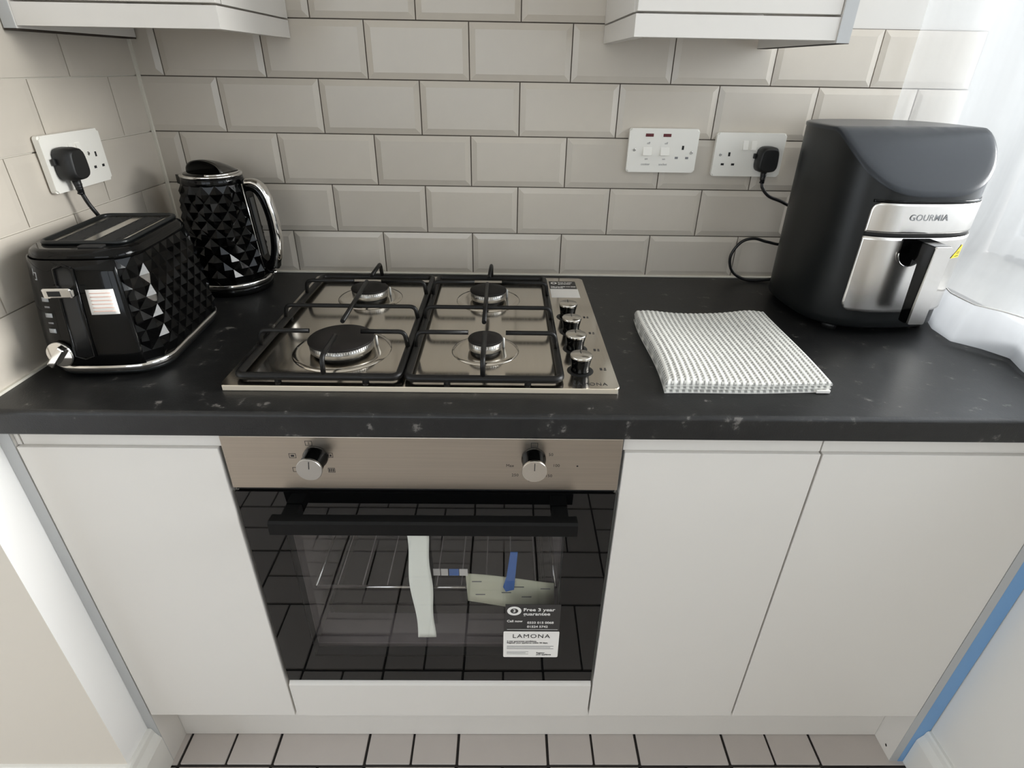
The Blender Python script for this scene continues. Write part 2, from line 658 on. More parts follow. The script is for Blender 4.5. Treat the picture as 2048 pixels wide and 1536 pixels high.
XTE = 0.911
for rowi in range(7):
    z0, z1 = ZB[rowi], ZB[rowi + 1]
    off = 0.5 if rowi % 2 == 0 else 0.0
    lo, hi = (-0.757, XTE) if rowi < 5 else (-0.446, 0.162)
    i = -5
    while i < 6:
        a, b = (i + off) * PT, (i + 1 + off) * PT
        i += 1
        if b <= lo or a >= hi:
            continue
        if rowi >= 5 and (b < lo or a > hi):
            continue
        aa, bb = (max(a, -0.757), min(b, XTE))
        lay(wall_back, aa, bb, z0, z1, {'loc': ((aa + bb) / 2, 0, (z0 + z1) / 2), 'cl': aa == a, 'cr': bb == b}, 0)
bm = nb()
box(bm, -0.765, XTE, 0.0018, 0.0045, H, ZB[5])
box(bm, -0.46, 0.17, 0.0018, 0.0045, ZB[5], ZB[7])
obj('grout', bm, M['grout'], wall_back)
bm = nb(); box(bm, -0.757, XTE, -0.006, 0.002, H, H + 0.0042, bev=0.001, seg=1)
obj('sealant_bead', bm, M['sealant'], wall_back)

# left wall: tiles in the plane X = XL facing +X, the bond runs along Y
for rowi in range(5):
    z0, z1 = ZB[rowi], ZB[rowi + 1]
    off = 0.0 if rowi % 2 == 0 else 0.5      # joints at Y = -0.2, -0.4 / -0.1, -0.3
    i = -5
    while i < 2:
        a, b = (i + off) * PT, (i + 1 + off) * PT
        i += 1
        aa, bb = max(a, -0.668), min(b, -0.003)
        if bb - aa < 0.012:
            continue
        # local +x of a tile turned by +90 degrees about Z is world +Y
        lay(wall_left, aa, bb, z0, z1, {'loc': (-0.7605, (aa + bb) / 2, (z0 + z1) / 2), 'cl': aa == a, 'cr': bb == b, 'rise': 0.0007}, PI / 2)
bm = nb(); box(bm, -0.766, -0.7632, -0.668, 0.002, H, ZB[5])
obj('grout', bm, M['sealant'], wall_left)
bm = nb(); box(bm, -0.7585, -0.7535, -0.0095, -0.003, H + 0.004, ZB[5])
obj('sealant_bead', bm, M['sealant'], wall_left)
bm = nb(); box(bm, -0.7605, -0.7545, -0.60, -0.006, H + 0.0001, H + 0.004)
obj('sealant_bead', bm, M['sealant'], wall_left)

# --- skirting boards
def skirt_profile(t, h):
    return [(0, 0), (t, 0), (t, h * 0.72), (t * 0.86, h * 0.78), (t * 0.55, h * 0.88), (t * 0.45, h * 0.97), (t * 0.3, h), (0, h)]


bm = nb()
prism(bm, [(XL + u, z) for u, z in skirt_profile(0.021, 0.124)], 'Y', -0.693, -0.6025)
struct(obj('baseboard_left', bm, M['skirting']))
bm = nb()
prism(bm, [(-0.672 - u, z) for u, z in skirt_profile(0.021, 0.124)], 'X', -2.2, XL)
struct(obj('baseboard_left_return', bm, M['skirting']))
bm = nb()
prism(bm, [(XR - u, z) for u, z in skirt_profile(0.0205, 0.118)], 'Y', -3.4, -0.6025)
struct(obj('baseboard_right', bm, M['skirting']))

# --- window in the right wall
bm = nb()
prism(bm, [(0.872, 0.0015), (0.9115, 0.0015), (1.165, 0.0785), (1.165, -2.06), (0.872, -2.06)], 'Z', 0.9405, 0.9645)
bmesh.ops.bevel(bm, geom=bm.edges[:], offset=0.004, segments=2, affect='EDGES')
sill = obj('window_sill', bm, M['sill_tile'])
win = bm = None
bm = nb()
FX0, FX1 = 1.155, 1.215
YW = 0.076
box(bm, FX0, FX1, -2.06, -2.00, 0.965, 2.14, bev=0.004)
box(bm, FX0, FX1, YW - 0.06, YW, 0.965, 2.14, bev=0.004)
box(bm, FX0, FX1, -2.00, YW - 0.06, 0.965, 1.02, bev=0.004)
box(bm, FX0, FX1, -2.00, YW - 0.06, 2.08, 2.14, bev=0.004)
box(bm, FX0, FX1, -1.03, -0.97, 1.02, 2.08, bev=0.004)
window = struct(obj('window_1', bm, M['upvc']))
sill.parent = window
for y0, y1 in ((-2.00, -1.03), (-0.97, YW - 0.06)):
    bm = nb()
    box(bm, 1.162, 1.208, y0 + 0.002, y0 + 0.047, 1.022, 2.078, bev=0.006)
    box(bm, 1.162, 1.208, y1 - 0.047, y1 - 0.002, 1.022, 2.078, bev=0.006)
    box(bm, 1.162, 1.208, y0 + 0.047, y1 - 0.047, 1.022, 1.067, bev=0.006)
    box(bm, 1.162, 1.208, y0 + 0.047, y1 - 0.047, 2.033, 2.078, bev=0.006)
    sash = obj('sash', bm, M['upvc'], window)
    bobj('pane', M['window_pane'], sash, 1.18, 1.186, y0 + 0.045, y1 - 0.045, 1.065, 2.035)
bm = nb()
for i in range(70):
    y = -1.96 + i * 0.0283
    box(bm, 1.147, 1.156, y, y + 0.017, 0.9655, 0.977)
o = obj('vent_strip', bm, M['gasket'], window)

# --- unseen glazed side door, added to light the right wall
bm = nb()
box(bm, -2.30, -2.24, -2.65, -2.58, 0.05, 2.15, bev=0.004)
box(bm, -2.30, -2.24, -1.02, -0.95, 0.05, 2.15, bev=0.004)
box(bm, -2.30, -2.24, -2.58, -1.02, 0.05, 0.13, bev=0.004)
box(bm, -2.30, -2.24, -2.58, -1.02, 2.08, 2.15, bev=0.004)
box(bm, -2.30, -2.24, -1.84, -1.76, 0.13, 2.08, bev=0.004)
added_side_door = struct(obj('added_side_door', bm, M['upvc']))
for y0, y1 in ((-2.58, -1.84), (-1.76, -1.02)):
    bobj('pane', M['window_pane'], added_side_door, -2.273, -2.267, y0 - 0.002, y1 + 0.002, 0.128, 2.082)

bm = nb()
box(bm, -1.55, -1.48, -3.50, -3.44, 0.85, 2.15, bev=0.004)
box(bm, 0.28, 0.35, -3.50, -3.44, 0.85, 2.15, bev=0.004)
box(bm, -1.48, 0.28, -3.50, -3.44, 0.85, 0.92, bev=0.004)
box(bm, -1.48, 0.28, -3.50, -3.44, 2.08, 2.15, bev=0.004)
box(bm, -0.64, -0.56, -3.50, -3.44, 0.92, 2.08, bev=0.004)
added_rear_window = struct(obj('added_rear_window', bm, M['upvc']))  # unseen window added in the rear wall as front fill light
for x0, x1 in ((-1.48, -0.64), (-0.56, 0.28)):
    bobj('pane', M['window_pane'], added_rear_window, x0 - 0.002, x1 + 0.002, -3.473, -3.467, 0.918, 2.082)

# ================================================================== BASE UNITS
DF = -0.6025                                   # plane of the door fronts
# left unit
t = thing('base_cabinet', 'white handleless base cabinet left of the oven, under the toaster', 'cabinet', (-0.6, -0.3, 0))
bobj('carcass', M['carcass'], t, -0.743, -0.4475, -0.5845, -0.02, 0.155, 0.874)
bobj('door', M['cabinet'], t, -0.7425, -0.4485, DF, DF + 0.0178, 0.172, 0.8438, bev=0.0012)
bobj('grip_rail', M['cabinet'], t, -0.7365, -0.4445, -0.5955, -0.5847, 0.8438, 0.8755, bev=0.001)
bobj('filler_block', M['cabinet'], t, -0.7447, -0.7380, -0.5965, -0.5847, 0.8440, 0.8755, bev=0.001)
ep = bobj('end_panel', M['cabinet'], t, -0.7645, -0.7450, -0.6005, -0.02, 0.0, 0.8755)
e = bobj('edge_band', M['edge_grey'], ep, -0.7645, -0.7450, -0.6020, -0.6005, 0.0, 0.8755)
e['label'] = 'grey front edge band'
# housing around the oven
t = thing('oven_housing', 'white oven housing unit with plain filler panel below the oven door', 'cabinet', (-0.146, -0.3, 0))
bobj('side_panel', M['carcass'], t, -0.4470, -0.4430, -0.583, -0.02, 0.155, 0.874)
bobj('side_panel', M['carcass'], t, 0.1515, 0.1550, -0.583, -0.02, 0.155, 0.874)
bobj('base_panel', M['carcass'], t, -0.4430, 0.1515, -0.583, -0.02, 0.155, 0.172)
bobj('shelf_panel', M['carcass'], t, -0.4430, 0.1515, -0.560, -0.02, 0.262, 0.280)
bm = nb()
prism(bm, [(DF, 0.172), (DF + 0.018, 0.172), (DF + 0.018, 0.2835), (DF + 0.013, 0.2835), (DF, 0.2725)], 'X', -0.4440, 0.1522)
obj('filler_panel', bm, M['cabinet'], t)
bobj('top_gap_shade', M['dark_gap'], t, -0.4440, 0.1520, -0.583, -0.56, 0.866, 0.8755)  # dark strip paints the shade in the gap above the fascia
# two units on the right
t = thing('base_cabinet', 'narrow white base cabinet right of the oven, below the folded towel', 'cabinet', (0.30, -0.3, 0))
bobj('carcass', M['carcass'], t, 0.1555, 0.4530, -0.5845, -0.02, 0.155, 0.874)
bobj('door', M['cabinet'], t, 0.1560, 0.4512, DF, DF + 0.0178, 0.172, 0.8425, bev=0.0012)
bobj('grip_rail', M['cabinet'], t, 0.1535, 0.4522, -0.5955, -0.5847, 0.8425, 0.8755, bev=0.001)
t = thing('base_cabinet', 'wide white base cabinet in the corner, ending at the blue-filmed strip', 'cabinet', (0.65, -0.3, 0))
bobj('carcass', M['carcass'], t, 0.4536, 0.8440, -0.5845, -0.02, 0.155, 0.874)
bobj('door', M['cabinet'], t, 0.4550, 0.8430, DF, DF + 0.0178, 0.172, 0.8425, bev=0.0012)
bobj('grip_rail', M['cabinet'], t, 0.4542, 0.8440, -0.5955, -0.5847, 0.8425, 0.8755, bev=0.001)
ep = bobj('end_panel', M['cabinet'], t, 0.8445, 0.8620, -0.6005, -0.02, 0.0, 0.8755)
e = bobj('edge_band', M['edge_grey'], ep, 0.8445, 0.8620, -0.6020, -0.6005, 0.0, 0.8755)
e['label'] = 'grey front edge band'
sc_ = bobj('scribe_strip', M['cabinet'], t, 0.8622, 0.8945, -0.5985, -0.56, 0.0, 0.8755)
e = bobj('protective_film', M['blue_film'], sc_, 0.8622, 0.8925, -0.6020, -0.5985, 0.0, 0.8755)
e['label'] = 'blue protective film still on the strip'
# screw cover near the foot of the right end panel
bm = nb(); lathe(bm, [(0.003, 0), (0.003, 0.0006)], seg=10, center=(0.8445, -0.578, 0.02), axis='X')
obj('screw', bm, M['print_grey'], ep)
# plinth
bm = nb(); box(bm, -0.7445, 0.8440, -0.545, -0.530, 0.001, 0.154, bev=0.0008)
tag(obj('plinth', bm, M['cabinet']), 'long white kickboard under all the base cabinets, meeting the floor tiles', 'plinth')

# ================================================================== WORKTOP
bm = nb()
r = 0.007
prof = [(-0.0005, 0.8757), (-0.0005, H)]
YF = -0.617
for k in range(7):
    a = PI / 2 + k * PI / 2 / 6
    prof.append((YF + r + r * math.cos(a), H - r + r * math.sin(a)))
for k in range(4):
    a = PI + k * PI / 2 / 3
    prof.append((YF + 0.003 + 0.003 * math.cos(a), 0.8757 + 0.003 + 0.003 * math.sin(a)))
prism(bm, prof, 'X', -0.7630, 0.8940)
tag(obj('worktop', bm, M['worktop']), 'black speckled laminate worktop running wall to wall over the white units', 'worktop')

# ================================================================== WALL CABINETS
def wall_cabinet(label, x0, x1, side, ex0, ex1, raw):
    """side: +1 exposed side at x1, -1 exposed side at x0; ex0..ex1: the end panel on the other side."""
    t = thing('wall_cabinet', label, 'cabinet', ((x0 + x1) / 2, -0.15, 1.38))
    bobj('carcass', M['carcass'], t, x0 + 0.018, x1 - 0.018, -0.290, -0.004, 1.440, 2.10)
    sx0, sx1 = (x1 - 0.018, x1) if side > 0 else (x0, x0 + 0.018)
    bobj('side_panel', M['cabinet'], t, sx0, sx1, -0.290, -0.0055, 1.4165, 2.10)
    bobj('door', M['cabinet'], t, x0 + 0.0015, x1 - 0.0005, -0.3105, -0.2915, 1.4165, 2.10, bev=0.001)
    bm = nb()
    if side > 0:
        prism(bm, [(x0, -0.3115), (x1, -0.3115), (x1, -0.0055), (x1 - 0.018, -0.0055), (x1 - 0.018, -0.2935), (x0, -0.2935)], 'Z', 1.3845, 1.4135)
    else:
        prism(bm, [(x1, -0.3115), (x0, -0.3115), (x0, -0.0055), (x0 + 0.018, -0.0055), (x0 + 0.018, -0.2935), (x1, -0.2935)], 'Z', 1.3845, 1.4135)
    obj('pelmet', bm, M['cabinet'], t)
    ep = bobj('end_panel', M['cabinet'], t, ex0, ex1, -0.3130, -0.010, 1.381, 2.10)
    e = bobj('edge_band', M['edge_grey'], ep, ex0, ex1, -0.3145, -0.3130, 1.381, 2.10)
    e['label'] = 'grey front edge band'
    e = bobj('raw_edge', M['raw_board'], ep, ex0, ex1, -0.3145, -0.010, 1.381 - raw, 1.381)
    e['label'] = 'dark unfinished bottom edge'
    return t


wall_cabinet('white wall cabinet with pelmet above the kettle and toaster', -0.7385, -0.4448, 1, -0.7565, -0.7390, 0.0028)
wall_cabinet('white wall cabinet with pelmet above the two wall sockets', 0.1603, 0.4600, -1, 0.4605, 0.4795, 0.0008)

# ================================================================== OVEN
ov = thing('oven', 'built-in electric oven with steel fascia and black glass door', 'oven', (-0.146, -0.59, 0.2867))
OX0, OX1 = -0.4432, 0.1516
FY = -0.6005
fas = bobj('fascia', M['fascia_steel'], ov, OX0, OX1, FY, -0.575, 0.7690, 0.8652, bev=0.0008)


def box_lines(bm, cx, cz, w, h, t, y):
    for x0, x1, z0, z1 in ((cx - w / 2, cx + w / 2, cz + h / 2 - t, cz + h / 2), (cx - w / 2, cx + w / 2, cz - h / 2, cz - h / 2 + t),
                           (cx - w / 2, cx - w / 2 + t, cz - h / 2, cz + h / 2), (cx + w / 2 - t, cx + w / 2, cz - h / 2, cz + h / 2)):
        box(bm, x0, x1, y - 0.00012, y + 0.0002, z0, z1)


def symbol(parent, m, *boxes):
    b2 = nb()
    for q in boxes:
        box(b2, *q)
    bmesh.ops.remove_doubles(b2, verts=b2.verts[:], dist=1e-7)
    return obj('symbol', b2, m, parent)


def frame_boxes(cx, cz, w, h, t, y):
    y0, y1 = y - 0.00012, y + 0.0002
    return [(cx - w / 2, cx + w / 2, y0, y1, cz + h / 2 - t, cz + h / 2), (cx - w / 2, cx + w / 2, y0, y1, cz - h / 2, cz - h / 2 + t),
            (cx - w / 2, cx - w / 2 + t, y0, y1, cz - h / 2, cz + h / 2), (cx + w / 2 - t, cx + w / 2, y0, y1, cz - h / 2, cz + h / 2)]


F0, F1 = FY - 0.00012, FY + 0.0002
for cx, cz, extra in ((-0.3412, 0.8308, [(-0.3437, -0.3387, F0, F1, 0.8290, 0.8324)]), (-0.3138, 0.8538, [(-0.3142, -0.3134, F0, F1, 0.8515, 0.8560)]),
                      (-0.286, 0.8323, [(-0.2890, -0.2870, F0, F1, 0.8300, 0.8345), (-0.2855, -0.2830, F0, F1, 0.8300, 0.8335)]),
                      (-0.2865, 0.8043, [(-0.2903 + k * 0.0028, -0.2885 + k * 0.0028, F0, F1, 0.8015, 0.8070) for k in range(3)]),
                      (-0.3399, 0.8050, []), (0.0201, 0.8537, [])):
    symbol(fas, M['print_dark'], *(frame_boxes(cx, cz, 0.0105, 0.0085, 0.0008, FY) + extra))
for x, z, r_ in ((0.0866, 0.8155, 0.0015), (0.0195, 0.8465, 0.0012)):
    bm = nb(); lathe(bm, [(r_, 0), (r_, 0.00015)], seg=10, center=(x, FY, z), axis='Y')
    obj('dot', bm, M['print_dark'], fas)
for s, x, z in (('Max', -0.0157, 0.8154), ('50', 0.0454, 0.8365), ('100', 0.0545, 0.8161), ('250', -0.0077, 0.7975), ('150', 0.0440, 0.7965), ('200', 0.0180, 0.7880)):
    text('marking', s, 0.0072, (x, FY - 0.0001, z), RF, M['print_dark'], fas)

for kx, rot in ((-0.3069, -0.12), (0.0197, 0.0)):
    kn = bm = nb()
    lathe(bm, [(0.0185, 0), (0.0185, 0.004), (0.0168, 0.006), (0.0174, 0.030), (0.0170, 0.0318)], seg=40, center=(kx, FY, 0.8295), axis='Y')
    kn = obj('control_knob', bm, M['gloss_black'], ov)
    bm = nb(); lathe(bm, [(0.0183, 0.0285), (0.0187, 0.0292), (0.0187, 0.0322), (0.0182, 0.0330), (0.0001, 0.0330)], seg=48, center=(kx, FY, 0.8295), axis='Y', cap=False, smooth=False)
    f = obj('knob_face', bm, M['steel'] if rot == 0 else M['alu'], kn)
    f['label'] = 'silver knob face with a pointer line'
    bm = nb(); box(bm, -0.0006, 0.0006, -0.0004, 0.0004, 0.002, 0.0150)
    bmesh.ops.transform(bm, matrix=Matrix.Translation((kx, FY - 0.0331, 0.8295)) @ Matrix.Rotation(-rot, 4, 'Y'), verts=bm.verts[:])
    obj('pointer', bm, M['print_dark'], kn)

# door: glass border, window, inner pane, handle
GY = -0.6005
dz0, dz1 = 0.2868, 0.7615
wx0, wx1, wz0, wz1 = -0.3795, 0.0765, 0.360, 0.705
dr = bobj('door', M['matt_black'], ov, OX0 + 0.004, OX1 - 0.004, -0.5962, -0.578, dz0 + 0.003, 0.3585)
bm = nb()
for x0, x1, z0, z1 in ((OX0 + 0.004, wx0 + 0.001, 0.3590, dz1 - 0.002), (wx1 - 0.001, OX1 - 0.004, 0.3590, dz1 - 0.002), (wx0, wx1, wz1, dz1 - 0.002)):
    box(bm, x0, x1, -0.5962, -0.578, z0, z1)
obj('door_frame', bm, M['matt_black'], dr)
bm = nb()
box(bm, OX0 + 0.0008, wx0, GY, GY + 0.004, dz0, dz1)
box(bm, wx1, OX1 - 0.0008, GY, GY + 0.004, dz0, dz1)
box(bm, wx0, wx1, GY, GY + 0.004, dz0, wz0)
box(bm, wx0, wx1, GY, GY + 0.004, wz1, dz1)
obj('glass_border', bm, M['oven_black'], dr)
bobj('glass_pane', M['oven_pane'], dr, wx0, wx1, GY, GY + 0.004, wz0, wz1)
bobj('inner_pane', M['oven_inner'], dr, wx0, wx1, -0.5745, -0.5705, 0.366, 0.702)
bobj('door_gap_shade', M['dark_gap'], dr, OX0 + 0.002, OX1 - 0.002, -0.594, -0.578, dz1, 0.7690)  # near-black filler paints the shaded slit between door glass and fascia
# handle: flat black bar on two brackets
bm = nb()
prism(bm, [(-0.645, 0.7140), (-0.629, 0.7140), (-0.626, 0.7385), (-0.643, 0.7405), (-0.6465, 0.7370), (-0.6475, 0.7165)], 'X', -0.3800, 0.0885)
for s in (-0.355, 0.0635):
    box(bm, s - 0.013, s + 0.013, -0.632, GY, 0.7190, 0.7370, bev=0.002)
obj('handle', bm, M['oven_handle'], dr)
# guarantee sticker on the glass
sx0, sx1 = -0.0215, 0.0800
sk = bobj('sticker', M['label_black'], dr, sx0 + 0.002, sx1, GY - 0.0004, GY, 0.4345, 0.5075)
sk['label'] = 'black and white guarantee sticker on the oven glass'
lw = bm = nb()
prism(bm, rrect((sx0 + sx1) / 2, 0.3975, sx1 - sx0 + 0.002, 0.0740, 0.003), 'Y', GY - 0.0006, GY)
obj('white_label', bm, M['paper'], sk)
YS = GY - 0.0007
bm = nb(); 
R0 = lathe(bm, [(0.0072, 0), (0.0128, 0)], seg=28, center=(-0.0035, YS, 0.4905), axis='Y', cap=False)
for v in bm.verts:
    v.co.z = 0.4905 + (v.co.z - 0.4905) * 0.92
obj('emblem', bm, M['print_white'], sk)
text('marking', '3', 0.0105, (-0.0035, YS, 0.4905), RF, M['print_white'], sk, bold=0.0003)
text('marking', 'Free 3 year\nguarantee', 0.0112, (0.0128, YS, 0.4880), RF, M['print_white'], sk, align='LEFT', bold=0.00022, sx=1.10)
text('marking', 'Call now', 0.0078, (-0.0165, YS, 0.4630), RF, M['print_white'], sk, align='LEFT', bold=0.00018)
text('marking', '0333 015 0068', 0.0080, (0.0205, YS, 0.4590), RF, M['print_white'], sk, align='LEFT', bold=0.00018, sx=1.0)
text('marking', '01524 5742', 0.0080, (0.0205, YS, 0.4480), RF, M['print_white'], sk, align='LEFT', bold=0.00018)
bm = nb(); box(bm, -0.0160, 0.0770, YS, YS + 0.0003, 0.4398, 0.4405)
obj('rule', bm, M['print_white'], sk)
text('marking', 'LAMONA', 0.0150, (0.0290, YS - 0.0003, 0.4215), RF, M['print_dark'], sk, sx=1.02, sp=1.15)
text('marking', '2 year guarantee conditions.\nRegister your appliance within 30 days.', 0.0046, (-0.0160, YS - 0.0003, 0.4050), RF, M['print_dark'], sk, align='LEFT', bold=0.00012, sx=1.06)
bm = nb()
for k in range(3):
    box(bm, -0.0160, 0.0720 - 0.006 * (k % 2), YS - 0.0003, YS, 0.3925 - 0.0036 * k, 0.3934 - 0.0036 * k)
for k in range(3):
    box(bm, -0.0160, 0.0250 - 0.005 * (k % 2), YS - 0.0003, YS, 0.3765 - 0.0034 * k, 0.3771 - 0.0034 * k)
obj('small_print', bm, M['print_grey'], sk)
text('marking', 'Register\nyour appliance', 0.0048, (0.0400, YS - 0.0003, 0.3710), RF, M['print_dark'], sk, align='LEFT', bold=0.00012)
# cavity
bm = nb()
cx0, cx1, cz0, cz1, cy0, cy1 = -0.385, 0.084, 0.352, 0.715, -0.566, -0.15
box(bm, cx0 - 0.01, cx0, cy0, cy1, cz0, cz1)
box(bm, cx1, cx1 + 0.01, cy0, cy1, cz0, cz1)
box(bm, cx0 - 0.01, cx1 + 0.01, cy0, cy1, cz0 - 0.01, cz0)
box(bm, cx0 - 0.01, cx1 + 0.01, cy0, cy1, cz1, cz1 + 0.01)
box(bm, cx0 - 0.01, cx1 + 0.01, cy1, cy1 + 0.01, cz0 - 0.01, cz1 + 0.01)
box(bm, OX0 + 0.003, cx0 - 0.01, -0.574, cy1, 0.29, 0.765)
box(bm, cx1 + 0.01, OX1 - 0.003, -0.574, cy1, 0.29, 0.765)
obj('cavity', bm, M['oven_grey'], ov)
bm = nb()
zs = 0.4870
tube(bm, [(-0.370, -0.545, zs), (0.070, -0.545, zs)], 0.003)
tube(bm, [(-0.370, -0.19, zs), (0.070, -0.19, zs)], 0.003)
tube(bm, [(-0.375, -0.545, zs), (-0.375, -0.19, zs)], 0.003)
tube(bm, [(0.075, -0.545, zs), (0.075, -0.19, zs)], 0.003)
obj('shelf_frame', bm, M['chrome'], ov)
for k in range(9):
    bm = nb()
    x = -0.335 + k * 0.0465
    tube(bm, [(x, -0.545, zs), (x, -0.19, zs)], 0.0011, seg=5)
    obj('shelf_wire', bm, M['oven_grey'], ov)
bm = nb()
box(bm, -0.355, 0.055, -0.53, -0.20, 0.402, 0.405)
for a in ((-0.362, -0.355, -0.537, -0.193), (0.055, 0.062, -0.537, -0.193)):
    box(bm, a[0], a[1], a[2], a[3], 0.402, 0.428, bev=0.002)
for a in ((-0.537, -0.530), (-0.20, -0.193)):
    box(bm, -0.355, 0.055, a[0], a[1], 0.402, 0.428, bev=0.002)
obj('baking_tray', bm, M['enamel'], ov)

# packing strip and leaflet behind the oven glass
bm = nb()
def strip_f(u, v):
    z = 0.700 - 0.296 * v
    xl = -0.1880 + 0.003 * math.sin(v * 9) + 0.004 * v
    xr = -0.1500 + 0.0015 * math.sin(v * 14)
    return Vector((xl + (xr - xl) * u, -0.5885 + 0.0012 * math.sin(v * 11 + u), z))
grid(bm, 6, 24, strip_f)
o = obj('packing_strip', bm, M['foam'], None, solid=0.003)
tag(o, 'white foam packing strip hanging behind the oven door glass', 'packing strip')
bm = nb()
Lc = [Vector((-0.0925, -0.562, 0.5420)), Vector((0.0690, -0.562, 0.5195)), Vector((0.0740, -0.562, 0.4400)), Vector((-0.0895, -0.562, 0.4690))]
def leaf_f(u, v):
    a = Lc[0].lerp(Lc[1], u); b = Lc[3].lerp(Lc[2], u)
    p = a.lerp(b, v); p.y += 0.0015 * math.sin(u * 5 + v * 2)
    return p
grid(bm, 8, 4, leaf_f)
lf = obj('leaflet', bm, M['leaflet'], None, solid=0.0015)
tag(lf, 'cream printed leaflet fixed with blue tape inside the oven door window', 'leaflet')
bm = nb()
tp = [(-0.012, 0.600), (0.001, 0.600), (-0.004, 0.505), (-0.019, 0.500), (-0.024, 0.512), (-0.018, 0.540)]
prism(bm, tp, 'Y', -0.5665, -0.5655)
obj('blue_tape', bm, M['blue_tape'], lf)
for k, (u, v) in enumerate(((0.12, 0.25), (0.15, 0.7), (0.45, 0.5), (0.6, 0.25), (0.68, 0.55), (0.9, 0.2))):
    p = leaf_f(u, v)
    bobj('printing', M['print_grey'], lf, p.x - 0.009, p.x + 0.009, p.y - 0.0016, p.y - 0.0009, p.z - 0.001, p.z + 0.001)
lb = thing('rating_label', 'row of small white and blue labels beside the leaflet inside the oven', 'label', (-0.11, -0.565, 0.54))
for k, (x0, x1, mm) in enumerate(((-0.1500, -0.1375, 0), (-0.1360, -0.1235, 0), (-0.1215, -0.1040, 1), (-0.1030, -0.0880, 0))):
    bobj('blue_square' if mm else 'white_square', M['blue_tape'] if mm else M['paper'], lb, x0, x1, -0.5655, -0.5648, 0.5400, 0.5565)

# ================================================================== HOB
hb = thing('gas_hob', 'four-burner steel gas hob with black pan supports, set in the worktop', 'hob', (-0.15, -0.30, H))
HX0, HX1, HY0, HY1 = -0.449, 0.1483, -0.5535, -0.0465
HZ = H + 0.0085
bm = nb()
pts = rrect((HX0 + HX1) / 2, (HY0 + HY1) / 2, HX1 - HX0, HY1 - HY0, 0.008)
vs = prism(bm, pts, 'Z', H + 0.0002, HZ)
es = [e for e in bm.edges if e.verts[0].co.z > HZ - 1e-5 and e.verts[1].co.z > HZ - 1e-5]
bmesh.ops.bevel(bm, geom=es, offset=0.0016, segments=2, affect='EDGES')
plate = obj('hob_plate', bm, M['hob_steel'], hb)

bobj('lit_edge_strip', M['lit_edge_tone'], hb, HX0 + 0.004, HX1 - 0.004, HY0 - 0.0012, HY0 + 0.0002, H + 0.0003, HZ + 0.0002, bev=0.0005)  # strip added so the plate's front edge looks brightly lit
BURN = [(-0.3015, -0.1850, 0.0365), (-0.0600, -0.1900, 0.0365), (-0.2970, -0.4300, 0.0530), (-0.0580, -0.4260, 0.0285)]
for bx, by, br in BURN:
    bm = nb()
    lathe(bm, [(br + 0.028, 0.0002), (br + 0.0265, 0.0020), (br + 0.020, 0.0026), (br + 0.012, 0.0008), (br * 0.5, 0.0006)], seg=44, center=(bx, by, HZ), cap=False)
    ring = obj('burner', bm, M['hob_steel'], hb)
    bm = nb()
    lathe(bm, [(br * 0.80, 0.0006), (br * 0.80, 0.004), (br * 0.88, 0.0050)], seg=36, center=(bx, by, HZ), cap=False)
    obj('burner_base', bm, M['matt_black'], ring)
    bm = nb()
    n = int(br * 1500)
    # crown with flame slots
    prof = [(br * 0.88, 0.0045), (br * 0.98, 0.0060), (br * 0.985, 0.0195), (br * 0.85, 0.0200)]
    lathe(bm, prof, seg=44, center=(bx, by, HZ), cap=False)
    for k in range(n):
        a = 2 * PI * k / n
        c, s = math.cos(a), math.sin(a)
        rr = br * 0.995
        q = [(rr * c - 0.0009 * s, rr * s + 0.0009 * c), (rr * c + 0.0009 * s, rr * s - 0.0009 * c)]
        A = [bm.verts.new((bx + q[0][0], by + q[0][1], HZ + 0.0150)), bm.verts.new((bx + q[1][0], by + q[1][1], HZ + 0.0150)),
             bm.verts.new((bx + q[1][0] * 0.99, by + q[1][1] * 0.99, HZ + 0.0200)), bm.verts.new((bx + q[0][0] * 0.99, by + q[0][1] * 0.99, HZ + 0.0200))]
        bm.faces.new(A)
    crown = obj('flame_crown', bm, M['alu'], ring)
    bm = nb()
    lathe(bm, [(br * 0.96, 0.0198), (br * 1.01, 0.0205), (br * 1.015, 0.0225), (br * 0.98, 0.0240), (br * 0.55, 0.0248), (0.0002, 0.0250)], seg=44, center=(bx, by, HZ), cap=False)
    obj('burner_cap', bm, M['enamel'], ring)
    bm = nb()
    a = 0.35
    lathe(bm, [(0.0022, 0.001), (0.0022, 0.017), (0.001, 0.019)], seg=10, center=(bx + (br + 0.004) * math.cos(a), by + (br + 0.004) * math.sin(a), HZ))
    obj('igniter', bm, M['ceramic'], ring)

KZ = H + 0.052                                  # top line of the pan supports


def rod(bm, pts, r=0.0040, seg=8, nb_=4):
    """A bent rod with rounded elbows."""
    P = [Vector(p) for p in pts]
    out = [P[0]]
    for i in range(1, len(P) - 1):
        a, b, c = P[i - 1], P[i], P[i + 1]
        d = 0.010
        p1 = b + (a - b).normalized() * d
        p2 = b + (c - b).normalized() * d
        for k in range(nb_ + 1):
            t_ = k / nb_
            out.append(p1 * (1 - t_) ** 2 + b * 2 * t_ * (1 - t_) + p2 * t_ ** 2)
    out.append(P[-1])
    tube(bm, out, r, seg)


